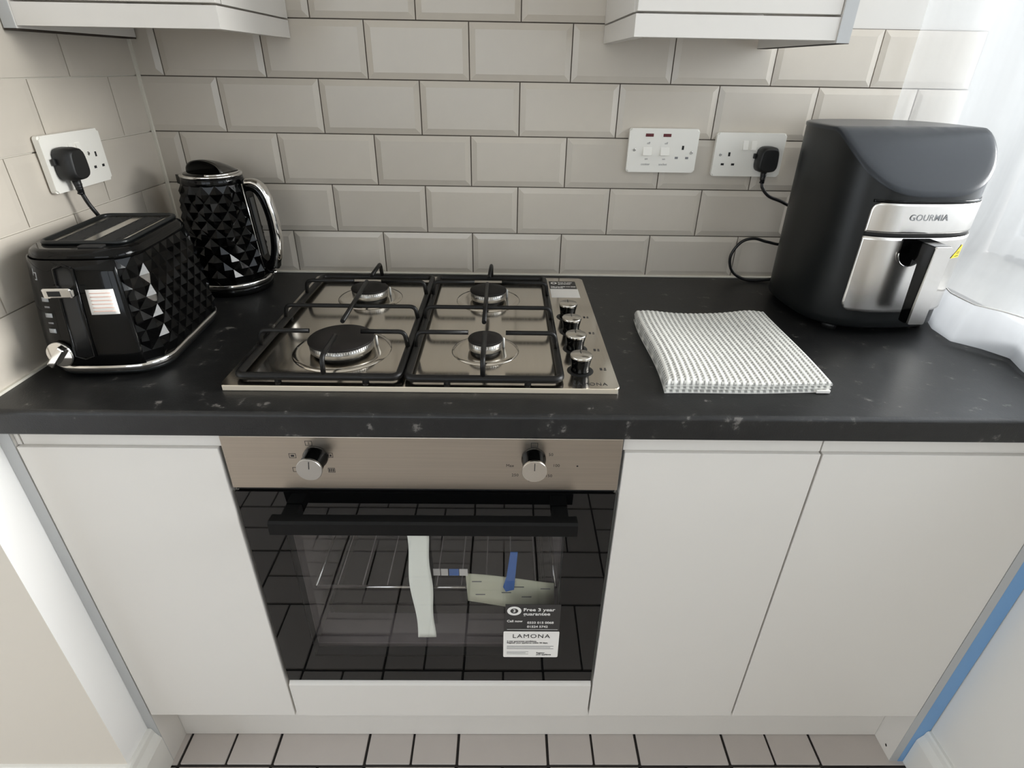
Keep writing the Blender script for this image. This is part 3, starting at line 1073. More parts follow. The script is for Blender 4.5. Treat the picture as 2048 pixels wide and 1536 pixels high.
def pan_support(gx0, gx1, gy0, gy1, burners):
    z = HZ + 0.0085
    bm = nb()
    pts = [(x, y, z) for x, y in rrect((gx0 + gx1) / 2, (gy0 + gy1) / 2, gx1 - gx0, gy1 - gy0, 0.012)]
    tube(bm, pts, 0.0060, 10, closed=True)
    g = obj('pan_support', bm, M['iron'], hb)
    zt = KZ - 0.004
    (rx, ry, rr), (fx, fy, fr) = burners
    ym = -0.3200
    L = []
    # front burner: left, right, front
    L.append([(gx0, -0.4410, z), (gx0 + 0.004, -0.4410, zt), (fx - max(fr, 0.032) * 0.85 if fr < 0.05 else -0.3440, -0.4410, zt)])
    L.append([(gx1, -0.4410, z), (gx1 - 0.004, -0.4410, zt), (fx + max(fr * 0.7, 0.034), -0.4410, zt)])
    L.append([(fx, gy0, z), (fx, gy0 + 0.004, zt), (fx, fy - fr * 0.55, zt)])
    # middle bar and the long bar over it
    L.append([(gx0, ym, z), (gx0 + 0.004, ym, zt - 0.004), (gx1 - 0.004, ym, zt - 0.004), (gx1, ym, z)])
    L.append([(rx - 0.001, ry - rr * 0.35, zt), (fx - 0.003, fy + max(fr * 0.55, 0.028), zt)])
    # rear burner: left, right, rear
    L.append([(gx0, -0.1950, z), (gx0 + 0.004, -0.1950, zt), (rx - rr * 0.75, -0.1950, zt)])
    L.append([(gx1, -0.1950, z), (gx1 - 0.004, -0.1950, zt), (rx + rr * 0.75, -0.1950, zt)])
    L.append([(rx + 0.004, gy1, z), (rx + 0.004, gy1 - 0.008, zt + 0.002), (rx + 0.001, ry + rr * 0.6, zt)])
    for pts in L:
        b2 = nb()
        rod(b2, pts)
        obj('finger', b2, M['iron'], g)
    for x, y in ((gx0 + 0.06, gy0), (gx1 - 0.05, gy0), (gx0 + 0.06, gy1), (gx1 - 0.05, gy1), (gx0, -0.30), (gx1, -0.30)):
        b2 = nb()
        lathe(b2, [(0.0052, 0.0002), (0.0048, 0.006), (0.0062, 0.009)], seg=10, center=(x, y, HZ))
        obj('rubber_foot', b2, M['matt_black'], g)
    return g


pan_support(-0.4270, -0.1850, -0.5390, -0.0780, (BURN[0], BURN[2]))
pan_support(-0.1720, 0.0600, -0.5420, -0.0760, (BURN[1], BURN[3]))

for ky in (-0.2760, -0.3455, -0.4170, -0.4960):
    kx = 0.0945
    bm = nb()
    lathe(bm, [(0.0150, 0.0002), (0.0152, 0.003), (0.0142, 0.006), (0.0150, 0.014), (0.0172, 0.026), (0.0172, 0.0275)], seg=32, center=(kx, ky, HZ))
    kn = obj('gas_knob', bm, M['gloss_black'], hb)
    bm = nb()
    lathe(bm, [(0.0174, 0.0250), (0.0177, 0.0275), (0.0168, 0.0290), (0.0001, 0.0290)], seg=40, center=(kx, ky, HZ), cap=False)
    f = obj('knob_cap', bm, M['steel'], kn)
    f['label'] = 'silver cap with a pointer line'
    bm = nb(); box(bm, kx - 0.0005, kx + 0.0005, ky + 0.004, ky + 0.0165, HZ + 0.0288, HZ + 0.0294)
    obj('pointer', bm, M['print_dark'], kn)
    bm = nb()
    lathe(bm, [(0.0210, 0.0002), (0.0190, 0.0008), (0.0150, 0.0012)], seg=32, center=(kx, ky, HZ), cap=False)
    obj('knob_collar', bm, M['matt_black'], kn)
for (x, y) in ((0.1325, -0.4900), (0.1318, -0.4200), (0.1325, -0.3500), (0.1310, -0.2760)):
    symbol(plate, M['print_dark'], (x - 0.006, x - 0.002, y - 0.004, y + 0.004, HZ, HZ + 0.0002), (x, x + 0.004, y - 0.004, y - 0.001, HZ, HZ + 0.0002), (x + 0.001, x + 0.004, y + 0.001, y + 0.004, HZ, HZ + 0.0002))
text('marking', 'LAMONA', 0.0120, (0.1050, -0.5395, HZ + 0.0002), RU, M['print_dark'], plate, sx=0.95, sp=1.15)
sk = bobj('sticker', M['label_black'], hb, 0.0715, 0.1300, -0.1180, -0.0690, HZ, HZ + 0.0003)
sk['label'] = 'small black and white guarantee sticker on the hob'
bobj('white_label', M['paper'], sk, 0.0715, 0.1315, -0.1700, -0.1185, HZ, HZ + 0.0004)
text('marking', 'Free 3 year\nguarantee', 0.0085, (0.0915, -0.0820, HZ + 0.0004), RU, M['print_white'], sk, align='LEFT', bold=0.0003, sx=0.8)
text('marking', 'Call now 0333 015 0068\n01524 5742', 0.0068, (0.0740, -0.1080, HZ + 0.0004), RU, M['print_white'], sk, align='LEFT', bold=0.0003, sx=0.8)
bm = nb(); lathe(bm, [(0.0035, HZ + 0.0004), (0.0068, HZ + 0.0004)], seg=20, center=(0.0820, -0.0815, 0), cap=False)
obj('emblem', bm, M['print_white'], sk)

# ================================================================== WALL SOCKETS
def socket_plate(t, w=0.1455, h=0.0855, d=0.0095):
    """Local coordinates: plate in XZ, facing -Y, its back at Y = 0."""
    bm = nb()
    vs = prism(bm, rrect(0, 0, w, h, 0.005), 'Y', 0, -d)
    es = [e for e in bm.edges if e.verts[0].co.y < -d + 1e-5 and e.verts[1].co.y < -d + 1e-5]
    bmesh.ops.bevel(bm, geom=es, offset=0.0028, segments=3, affect='EDGES')
    return obj('plate', bm, M['white_plastic'], t, False)


def holes(t, cx, cz, d, grey=False):
    bm = nb()
    box(bm, cx - 0.0022, cx + 0.0022, -d - 0.0002, -d + 0.0005, cz + 0.0070, cz + 0.0150)
    obj('pin_hole', bm, M['dark_gap'], t, False)
    for s in (-1, 1):
        bm = nb()
        box(bm, cx + s * 0.0110 - 0.0033, cx + s * 0.0110 + 0.0033, -d - 0.0002, -d + 0.0005, cz - 0.0110, cz - 0.0068)
        obj('pin_hole', bm, M['dark_gap'] if not grey else M['print_grey'], t, False)


def screw(t, x, z, d):
    bm = nb(); lathe(bm, [(0.0032, d - 0.0004), (0.0032, d + 0.0003), (0.0024, d + 0.0007)], seg=14, center=(x, 0, z), axis='Y')
    s = obj('screw', bm, M['alu'], t, False)
    bm = nb(); box(bm, x - 0.0026, x + 0.0026, -d - 0.0009, -d - 0.0006, z - 0.0004, z + 0.0004)
    obj('screw_slot', bm, M['dark_gap'], s, False)


def rocker(t, x, z, d, w=0.0105, h=0.0170):
    bm = nb()
    prism(bm, [(-d + 0.001, z - h / 2), (-d - 0.0040, z - h / 2), (-d - 0.0008, z + h / 2), (-d + 0.001, z + h / 2)], 'X', x - w / 2, x + w / 2)
    obj('rocker_switch', bm, M['white_plastic'], t, False)


DP = 0.0095
# cooker control unit
s1 = thing('cooker_switch', 'white cooker control plate with two red neons and one socket', 'socket', (0.3017, -0.0055, 1.1937))
socket_plate(s1)
for nx in (-0.0308, 0.0059):
    bobj('neon', M['neon'], s1, nx - 0.0082, nx + 0.0082, -DP - 0.0006, -DP + 0.001, 0.0270, 0.0330, bev=0.0003, seg=1, ws=False)
for nx, lab in ((-0.0320, 'cooker'), (0.0051, 'socket')):
    bm = nb()
    box_lines(bm, nx, 0.0, 0.0225, 0.0190, 0.0010, -DP)
    obj('switch_frame', bm, M['white_plastic'], s1, False)
    bm = nb()
    prism(bm, [(-DP + 0.001, -0.0085), (-DP - 0.0042, -0.0085), (-DP - 0.0004, 0.0060), (-DP + 0.001, 0.0085)], 'X', nx - 0.0092, nx + 0.0092)
    obj('rocker_switch', bm, M['white_plastic'], s1, False)
    text('marking', 'off', 0.0062, (nx + 0.0006, -DP - 0.0002, 0.0145), RF, M['print_grey'], s1, ws=False)
    text('marking', 'on', 0.0062, (nx - 0.0005, -DP - 0.0002, -0.0160), RF, M['print_grey'], s1, ws=False)
    text('marking', lab, 0.0066, (nx - 0.0010, -DP - 0.0002, -0.0268), RF, M['print_grey'], s1, ws=False)
holes(s1, 0.0420, -0.0045, DP, True)
screw(s1, -0.0596, 0.0012, DP)
screw(s1, 0.0612, -0.0030, DP)
# double socket behind the air fryer
s2 = thing('double_socket', 'white double socket on the back wall beside the black air fryer', 'socket', (0.4845, -0.0055, 1.1880))
socket_plate(s2)
rocker(s2, -0.0105, 0.0190, DP)
rocker(s2, 0.0070, 0.0190, DP)
holes(s2, -0.0410, -0.0100, DP)
holes(s2, 0.0340, -0.0100, DP)
screw(s2, -0.0594, 0.0000, DP)
screw(s2, 0.0594, 0.0000, DP)
# double socket on the left wall
s3 = thing('double_socket', 'white double socket on the left wall above the toaster', 'socket', (-0.7555, -0.2680, 1.1955), PI / 2)
socket_plate(s3)
rocker(s3, -0.0090, 0.0170, DP)
rocker(s3, 0.0090, 0.0170, DP)
holes(s3, -0.0400, -0.0080, DP)
holes(s3, 0.0480, -0.0080, DP)
screw(s3, 0.0300, 0.0060, DP)


def plug(label, loc, rz, cable_pts):
    """Three-pin plug; local -Y points out of the wall. Cable points are world coordinates."""
    t = thing('power_plug', label, 'plug', loc, rz)
    bm = nb()
    out = []
    for x, z in ((-0.0190, 0.0190), (-0.0110, 0.0260), (0.0110, 0.0260), (0.0190, 0.0190), (0.0215, -0.0060), (0.0190, -0.0180), (0.0100, -0.0230), (-0.0100, -0.0230), (-0.0190, -0.0180), (-0.0215, -0.0060)):
        out.append((x, z))
    P = [Vector((x, 0, z)) for x, z in out]
    P = catmull(P + [P[0]], 4)[:-1]
    rings = []
    for y, s in ((0, 0.93), (-0.004, 1.0), (-0.018, 1.0), (-0.026, 0.93), (-0.030, 0.80)):
        rings.append([bm.verts.new((p.x * s, y, p.z * s)) for p in P])
    n = len(P)
    for a, b in zip(rings, rings[1:]):
        for k in range(n):
            f = bm.faces.new((a[k], a[(k + 1) % n], b[(k + 1) % n], b[k])); f.smooth = True
    bm.faces.new(rings[0]); bm.faces.new(list(reversed(rings[-1])))
    for x in (-0.0230, 0.0230):
        box(bm, x - 0.0025, x + 0.0025, -0.007, -0.002, 0.0020, 0.0120, bev=0.001)
    obj('plug_body', bm, M['matt_black'], t, False)
    bm = nb()
    tube(bm, [(0, -0.013, -0.019), (0, -0.014, -0.034), (0.0005, -0.0150, -0.046)], 0.005, 10, rad=[0.0068, 0.0055, 0.0042])
    for k in range(3):
        lathe(bm, [(0.0060 - 0.0005 * k, -0.0012), (0.0060 - 0.0005 * k, 0.0012)], seg=12, center=(0, -0.014, -0.030 - 0.007 * k))
    obj('strain_relief', bm, M['rubber'], t, False)
    bm = nb()
    tube(bm, catmull(cable_pts, 8), 0.0033, 8)
    obj('cable', bm, M['rubber'], t)
    return t


def w_of(t, p):
    return tuple(Matrix.Translation(t[0]) @ Matrix.Rotation(t[1], 4, 'Z') @ Vector(p))


pl = ((-0.7455, -0.3085, 1.1930), PI / 2)
a0 = w_of(pl, (0.0003, -0.0148, -0.042))
plug('black plug of the toaster in the left wall socket', pl[0], pl[1],
     [a0, w_of(pl, (0.004, -0.018, -0.062)), (-0.7230, -0.2985, 1.1120), (-0.7240, -0.2820, 1.0850), (-0.7270, -0.2520, 1.0400), (-0.7260, -0.2250, 0.9700), (-0.7200, -0.2180, 0.9215), (-0.690, -0.2270, 0.9200), (-0.668, -0.2450, 0.9300)])
pl = ((0.5190, -0.0155, 1.1800), 0.0)
a0 = w_of(pl, (0.0003, -0.0148, -0.042))
plug('black plug and looped flex of the air fryer in the back wall socket', pl[0], pl[1],
     [a0, (0.5220, -0.0320, 1.1250), (0.5400, -0.0330, 1.1080), (0.5750, -0.0330, 1.0950), (0.6200, -0.0310, 1.0700), (0.6330, -0.0300, 1.0350), (0.6000, -0.0280, 1.0050),
      (0.5630, -0.0260, 1.0080), (0.5320, -0.0250, 1.0150), (0.5050, -0.0250, 1.0070), (0.4880, -0.0250, 0.9800), (0.4895, -0.0250, 0.9540), (0.5040, -0.0260, 0.9330), (0.5310, -0.0280, 0.9205), (0.5620, -0.0300, 0.9195), (0.6000, -0.0320, 0.9250), (0.6200, -0.0480, 0.9320)])

# ================================================================== FACETED SHELLS
def diamond_shell(bm, perim, n, rows, z0, z1, amp):
    """Pyramid diamonds on a closed plan outline. perim(s, z) -> (point, outward normal), s in 0..1."""
    V = {}
    nj = rows * 2

    def base(i2, j):
        """Lattice point; i2 counts half columns."""
        i2 %= 2 * n
        if (i2, j) not in V:
            z = z0 + (z1 - z0) * j / nj
            p, nn = perim(i2 / (2 * n), z)
            V[(i2, j)] = bm.verts.new(p)
        return V[(i2, j)]

    def apex(i2, j):
        z = z0 + (z1 - z0) * j / nj
        p, nn = perim((i2 % (2 * n)) / (2 * n), z)
        return bm.verts.new(p + nn * amp)
    for j in range(0, nj + 1):
        for c in range(n):
            i2 = 2 * c + (1 if j % 2 else 0)
            # a diamond centred on (i2, j): corners left, up, right, down
            if j == 0:
                up = base(i2, 1) if False else None
            L_, R_ = base(i2 - 1, j), base(i2 + 1, j)
            U = base(i2, j + 1) if j + 1 <= nj else None
            Dn = base(i2, j - 1) if j - 1 >= 0 else None
            A = apex(i2, j) if (U and Dn) else base(i2, j) if False else None
            if U and Dn:
                for a, b in ((L_, Dn), (Dn, R_), (R_, U), (U, L_)):
                    bm.faces.new((a, b, A))
            elif U:
                bm.faces.new((L_, R_, U))
            else:
                bm.faces.new((L_, Dn, R_))


# ================================================================== KETTLE
kt = thing('kettle', 'black diamond-faceted kettle with chrome trim in the back left corner', 'kettle', (-0.6115, -0.100, H), -0.06)
bm = nb()
lathe(bm, [(0.0740, 0.0005), (0.0765, 0.003), (0.0765, 0.013), (0.0745, 0.0165)], seg=48)
kb = obj('power_base', bm, M['gloss_black'], kt, False)
bm = nb()
lathe(bm, [(0.0745, 0.0168), (0.0765, 0.0180), (0.0765, 0.0250), (0.0750, 0.0262)], seg=64)
obj('bottom_ring', bm, M['chrome'], kt, False)


def kr(z):
    """Kettle radius by height."""
    pts = [(0.025, 0.0735), (0.06, 0.0735), (0.11, 0.0710), (0.16, 0.0665), (0.20, 0.0600), (0.226, 0.0562)]
    for (a, ra), (b, rb) in zip(pts, pts[1:]):
        if z <= b:
            t_ = max(0, (z - a) / (b - a))
            return ra + (rb - ra) * t_
    return pts[-1][1]


def kperim(s, z):
    a = 2 * PI * s
    n_ = Vector((math.cos(a), math.sin(a), 0.12)).normalized()
    return Vector((kr(z) * math.cos(a), kr(z) * math.sin(a), z)), n_


bm = nb()
diamond_shell(bm, kperim, 15, 6, 0.0262, 0.2190, 0.0056)
obj('faceted_body', bm, M['facet_black'], kt, False)
bm = nb()
lathe(bm, [(kr(0.217) - 0.0005, 0.2165), (kr(0.221) + 0.0010, 0.2200), (0.0570, 0.2260), (0.0560, 0.2300)], seg=48)
obj('collar', bm, M['gloss_black'], kt, False)
bm = nb()
lathe(bm, [(0.0545, 0.2300), (0.0572, 0.2305), (0.0578, 0.2330), (0.0566, 0.2352), (0.0515, 0.2350)], seg=64)
obj('rim_ring', bm, M['chrome'], kt, False)
# lid: shallow dish with a half dome arching over the grip recess
ld = nb()
lathe(ld, [(0.0520, 0.2335), (0.0500, 0.2362), (0.0250, 0.2368), (0.0001, 0.2370)], seg=40, cap=False)
lid = obj('lid', ld, M['gloss_black'], kt, False)
bm = nb()
AX = Vector((math.cos(1.25), math.sin(1.25), 0))
BX = Vector((-AX.y, AX.x, 0))


def dome(u, v):
    # arches following one another from the open mouth back to the rim
    w = 0.0440 - 0.016 * v ** 2
    h = 0.0225 * (1 - v ** 2.2) + 0.0015
    a = PI * u
    p = AX * (-0.018 + 0.060 * v) + BX * (w * math.cos(a))
    return Vector((p.x, p.y, 0.2355 + h * math.sin(a) ** 0.8))


grid(bm, 24, 10, dome)
obj('lid_dome', bm, M['lid_grey'], lid, False, solid=0.002)
bm = nb()
tube(bm, [Vector((0.0515 * math.cos(a), 0.0515 * math.sin(a), 0.2368)) for a in [-1.3 + k * 0.09 for k in range(25)]], 0.0018, 6)
obj('lid_trim', bm, M['chrome'], lid, False)
# spout on the far side from the handle
bm = nb()
prism(bm, [(-0.0740, 0.0), (-0.0560, 0.015), (-0.0560, -0.015)], 'Z', 0.2130, 0.2300)
obj('spout', bm, M['gloss_black'], kt, False)
# handle along local +X
bm = nb()
hp = [(0.0570, 0, 0.2090), (0.0760, 0, 0.2120), (0.0930, 0, 0.2000), (0.1040, 0, 0.1670), (0.1075, 0, 0.1270), (0.1045, 0, 0.0880), (0.0960, 0, 0.0600), (0.0830, 0, 0.0480), (0.0720, 0, 0.0500)]
hc = catmull(hp, 5)
tube(bm, hc, 0.0125, 14, flat=0.85, up=(0, 1, 0))
bmesh.ops.rotate(bm, cent=(0, 0, 0), matrix=Matrix.Identity(3), verts=bm.verts[:])
hd = obj('handle', bm, M['gloss_black'], kt, False)
bm = nb()
sh = [(p.x + (0.0060 if i > 3 else 0.002), p.y, p.z + (0.0065 if i < 14 else (-0.0045 if i > 30 else 0.001))) for i, p in enumerate(hc)]
tube(bm, sh[2:-8], 0.0128, 14, flat=0.62, up=(0, 1, 0))
obj('handle_trim', bm, M['chrome'], hd, False)
bm = nb()
prism(bm, [(0.0600, 0.217), (0.0690, 0.217), (0.0800, 0.045), (0.0700, 0.040)], 'Y', -0.0155, 0.0155)
bk = obj('handle_mount', bm, M['gloss_black'], hd, False)
bm = nb()
for s in (-1, 1):
    tube(bm, [(0.0655, s * 0.0160, 0.2180), (0.0700, s * 0.0160, 0.150), (0.0745, s * 0.0160, 0.080), (0.0770, s * 0.0155, 0.048)], 0.0014, 8)
tube(bm, [(0.0770, -0.0155, 0.048), (0.0800, 0, 0.0405), (0.0770, 0.0155, 0.048)], 0.0014, 8)
obj('mount_trim', bm, M['chrome'], hd, False)
bm = nb()
prism(bm, [(0.0690, 0.190), (0.0730, 0.190), (0.0800, 0.075), (0.0770, 0.070)], 'Y', -0.0060, 0.0060)
obj('water_gauge', bm, M['gauge'], kt, False)
bm = nb()
tube(bm, [(0.072, 0, 0.036), (0.0880, 0, 0.0345)], 0.0035, 8)
sw = obj('switch', bm, M['gloss_black'], kt, False)
bm = nb(); bmesh.ops.create_uvsphere(bm, u_segments=14, v_segments=10, radius=0.0052, matrix=Matrix.Translation((0.0915, 0, 0.0345)))
for f in bm.faces: f.smooth = True
obj('switch_tip', bm, M['chrome'], sw, False)

# ================================================================== TOASTER
tt = thing('toaster', 'black diamond-faceted two-slot toaster with chrome base strip by the left wall', 'toaster', (-0.6480, -0.388, H), 0.07)
TW, TL, TR_ = 0.0865, 0.1225, 0.042            # half width, half length, corner radius


def tper(s, z, grow=0.0, taper=True):
    """Rounded rectangle with bowed ends; s = 0..1 around, starting at the middle of the right side."""
    k = (z - 0.022) / 0.160 if taper else 0
    k = max(0.0, k)
    sc = 1 - 0.15 * k ** 1.6
    scy = 1 - 0.17 * k ** 1.3
    w, l, r = TW, TL, TR_
    segs = []
    a1, b1 = l - r, w - r
    arc = PI / 2 * r
    lens = [a1, arc, 2 * b1, arc, 2 * a1, arc, 2 * b1, arc, a1]
    tot = sum(lens)
    d = (s % 1.0) * tot
    i = 0
    while i < 8 and d > lens[i]:
        d -= lens[i]; i += 1
    if i == 0: p, n_ = (w, d), (1, 0)
    elif i == 1:
        a = d / r; p, n_ = (w - r + r * math.cos(a), l - r + r * math.sin(a)), (math.cos(a), math.sin(a))
    elif i == 2: p, n_ = (b1 - d, l), (0, 1)
    elif i == 3:
        a = PI / 2 + d / r; p, n_ = (-w + r + r * math.cos(a), l - r + r * math.sin(a)), (math.cos(a), math.sin(a))
    elif i == 4: p, n_ = (-w, a1 - d), (-1, 0)
    elif i == 5:
        a = PI + d / r; p, n_ = (-w + r + r * math.cos(a), -l + r + r * math.sin(a)), (math.cos(a), math.sin(a))
    elif i == 6: p, n_ = (-b1 + d, -l), (0, -1)
    elif i == 7:
        a = 1.5 * PI + d / r; p, n_ = (w - r + r * math.cos(a), -l + r + r * math.sin(a)), (math.cos(a), math.sin(a))
    else: p, n_ = (w, -a1 + d), (1, 0)
    bow = 0.008 * (1 - min(1, abs(p[0]) / w) ** 2) * (1 if abs(p[1]) > l - r else 0)
    P = Vector(((p[0] + n_[0] * grow) * sc, (p[1] + n_[1] * grow + math.copysign(bow, p[1])) * scy, z))
    return P, Vector((n_[0], n_[1], 0.15)).normalized()


bm = nb()
NB = 72
def ring_band(bm, zs, grows, seg=NB, cap=True):
    rings = []
    for z, g in zip(zs, grows):
        rings.append([bm.verts.new(tper(k / seg, z, g)[0]) for k in range(seg)])
    for a, b in zip(rings, rings[1:]):
        for k in range(seg):
            f = bm.faces.new((a[k], a[(k + 1) % seg], b[(k + 1) % seg], b[k])); f.smooth = True
    if cap:
        bm.faces.new(list(reversed(rings[0]))); bm.faces.new(rings[-1])
ring_band(bm, [0.003, 0.0045, 0.0105], [-0.008, -0.003, -0.002])
for sx in (-1, 1):
    for sy in (-1, 1):
        lathe(bm, [(0.008, 0.0003), (0.0085, 0.0035)], seg=14, center=(sx * 0.055, sy * 0.095, 0))
obj('base', bm, M['satin_black'], tt, False)
bm = nb(); ring_band(bm, [0.0105, 0.0115, 0.0205, 0.0215], [0.0, 0.0028, 0.0028, 0.0])
obj('base_strip', bm, M['chrome'], tt, False)
bm = nb()
diamond_shell(bm, tper, 26, 5, 0.0215, 0.1710, 0.0046)
obj('faceted_shell', bm, M['facet_black'], tt, False)
# top cover with two slots
bm = nb()
ring_band(bm, [0.1690, 0.1745, 0.1800, 0.1830], [0.0030, 0.0030, 0.0005, -0.006])
top = obj('top_cover', bm, M['gloss_black'], tt, False)
bm = nb()
op = rrect(0, 0.010, 0.118, 0.176, 0.014)
tube(bm, [(x, y, 0.1852) for x, y in op], 0.0034, 8, closed=True)
obj('opening_rim', bm, M['satin_black'], top, False)
bm = nb()
prism(bm, rrect(0, 0.010, 0.116, 0.174, 0.013), 'Z', 0.1828, 0.1838)
sp_ = obj('slot_plate', bm, M['steel'], top, False)
for sx in (-1, 1):
    bm = nb()
    prism(bm, rrect(sx * 0.0265, 0.010, 0.0360, 0.152, 0.003), 'Z', 0.1836, 0.1842)
    obj('bread_slot', bm, M['dark_gap'], top, False)
    bm = nb()
    for q in (-0.0125, 0.0125):
        for k in range(9):
            y = 0.012 - 0.068 + k * 0.017
            tube(bm, [(sx * 0.0255 + q, y, 0.1842), (sx * 0.0255 + q, y + 0.010, 0.1844)], 0.0006, 5)
    obj('guard_wires', bm, M['matt_black'], top, False)
bm = nb(); prism(bm, rrect(0.020, -0.090, 0.034, 0.016, 0.004), 'Z', 0.1828, 0.1846)
obj('grip_recess', bm, M['dark_gap'], top, False)
# smooth front panel wrapped over the facets
PS0, PS1 = 0.610, 0.832


def fpan(u, z, out=0.0052):
    p, n_ = tper(PS0 + (PS1 - PS0) * u, z, out)
    return p


bm = nb()
grid(bm, 30, 8, lambda u, v: fpan(u, 0.0225 + (0.1705 - 0.0225) * v))
fp = obj('front_panel', bm, M['gloss_black'], tt, False, solid=0.002)


def on_front(u, z, out):
    return fpan(u, z, 0.0052 + out)


def front_patch(name, m, u0, u1, z0, z1, out, parent, th=0.001, nu=5):
    b2 = nb()
    grid(b2, nu, 3, lambda u, v: on_front(u0 + (u1 - u0) * u, z0 + (z1 - z0) * v, out))
    return obj(name, b2, m, parent, False, solid=th)


# lever track and lever
lt = front_patch('lever_track', M['matt_black'], 0.475, 0.625, 0.036, 0.163, 0.0018, fp, 0.0012)
b2 = nb()
edge = [on_front(0.465, 0.038, 0.002), on_front(0.465, 0.10, 0.002), on_front(0.465, 0.160, 0.002), on_front(0.550, 0.1655, 0.002), on_front(0.635, 0.160, 0.002), on_front(0.635, 0.10, 0.002), on_front(0.635, 0.038, 0.002), on_front(0.550, 0.0330, 0.002)]
tube(b2, edge, 0.0022, 8, closed=True)
obj('track_rim', b2, M['gloss_black'], fp, False)
c = on_front(0.525, 0.1330, 0.012)
b2 = nb()
box(b2, -0.0190, 0.0190, -0.0100, 0.0080, -0.0068, 0.0068, bev=0.002)
bmesh.ops.transform(b2, matrix=Matrix.Translation(c), verts=b2.verts[:])
lv = obj('lever', b2, M['chrome'], tt, False)
b2 = nb(); box(b2, c.x - 0.0120, c.x + 0.0050, c.y - 0.0104, c.y - 0.0098, c.z - 0.0036, c.z + 0.0036)
obj('lever_recess', b2, M['dark_gap'], lv, False)
# browning dial
c = on_front(0.355, 0.0420, 0.0)
nrm = (on_front(0.355, 0.042, 0.01) - c).normalized()
rotm = Vector((0, -1, 0)).rotation_difference(nrm).to_matrix().to_4x4()
b2 = nb()
lathe(b2, [(0.0185, 0.001), (0.0190, 0.006), (0.0178, 0.0090)], seg=32, axis='Y')
bmesh.ops.transform(b2, matrix=Matrix.Translation(c) @ rotm, verts=b2.verts[:])
dl = obj('dial', b2, M['chrome'], tt, False)
b2 = nb()
box(b2, -0.0048, 0.0048, -0.0190, -0.0080, -0.0185, 0.0185, bev=0.0015)
bmesh.ops.transform(b2, matrix=Matrix.Translation(c) @ rotm @ Matrix.Rotation(0.75, 4, 'Y'), verts=b2.verts[:])
obj('dial_grip', b2, M['chrome'], dl, False)
# button marks and icons printed beside the track
for z in (0.1185, 0.0965, 0.0745):
    b = front_patch('button', M['print_silver'], 0.300, 0.356, z - 0.0030, z + 0.0030, 0.0016, tt, 0.001, 3)
for z in (0.1300, 0.1080, 0.0855):
    front_patch('button_mark', M['print_grey'], 0.306, 0.350, z - 0.0012, z + 0.0012, 0.0012, fp, 0.0004, 3)
front_patch('logo_mark', M['print_silver'], 0.255, 0.262, 0.1500, 0.1590, 0.0013, fp, 0.0004, 2)
front_patch('logo_mark', M['print_silver'], 0.262, 0.292, 0.1530, 0.1545, 0.0013, fp, 0.0004, 2)
front_patch('logo_mark', M['print_silver'], 0.285, 0.292, 0.1455, 0.1545, 0.0013, fp, 0.0004, 2)
front_patch('logo_mark', M['print_silver'], 0.270, 0.292, 0.1440, 0.1455, 0.0013, fp, 0.0004, 2)
# warning sticker
ws_ = front_patch('sticker', M['paper'], 0.700, 0.930, 0.0975, 0.1320, 0.0012, tt, 0.0005, 6)
ws_['label'] = 'pale sticker with lines of faint red print'
for k in range(6):
    front_patch('printing', M['pink_print'], 0.725, 0.905, 0.1015 + k * 0.0050, 0.1026 + k * 0.0050, 0.0016, ws_, 0.0003, 6)

tt.scale = (1, 1, 1.05)
# ================================================================== AIR FRYER
af = thing('air_fryer', 'large black air fryer with steel drawer front and grey sloping screen', 'air fryer', (0.6755, -0.188, H), 0.065)
AW, AL, AN = 0.1355, 0.1380, 2.9


def aper(phi, z, grow=0.0):
    """Plan outline (superellipse), a little wider towards the top."""
    c, s = math.cos(phi), math.sin(phi)
    sc = 0.985 + 0.03 * z / 0.345
    x = (AW * sc + grow) * math.copysign(abs(c) ** (2 / AN), c)
    y = (AL * sc + grow) * math.copysign(abs(s) ** (2 / AN), s)
    return x, y


TOPZ, YA, YB, ZBV = 0.343, -0.035, -0.140, 0.254


def zcut(y):
    """Height of the sloping front screen plane (bulging slightly) at local depth y."""
    if y >= YA:
        return TOPZ
    t_ = min(1.15, (YA - y) / (YA - YB))
    return TOPZ - (TOPZ - ZBV) * (t_ ** 1.35)


bm = nb()
NS = 96
levels = [0.012, 0.016, 0.030, 0.06, 0.10, 0.15, 0.20, 0.235]
rings = []
for z in levels:
    g = -0.004 if z == 0.012 else 0.0
    rings.append([bm.verts.new((*aper(2 * PI * k / NS, z, g), z)) for k in range(NS)])
for f_ in (0.25, 0.5, 0.75, 1.0):
    rg = []
    for k in range(NS):
        ph = 2 * PI * k / NS
        x, y = aper(ph, 0.3)
        zt = max(0.236, zcut(y))
        z = 0.235 + (zt - 0.235) * f_
        x, y = aper(ph, z)
        rg.append(bm.verts.new((x, y, z)))
    rings.append(rg)
for a, b in zip(rings, rings[1:]):
    for k in range(NS):
        f = bm.faces.new((a[k], a[(k + 1) % NS], b[(k + 1) % NS], b[k])); f.smooth = True
bm.faces.new(list(reversed(rings[0])))
ab = obj('body', bm, M['satin_black'], af, False)
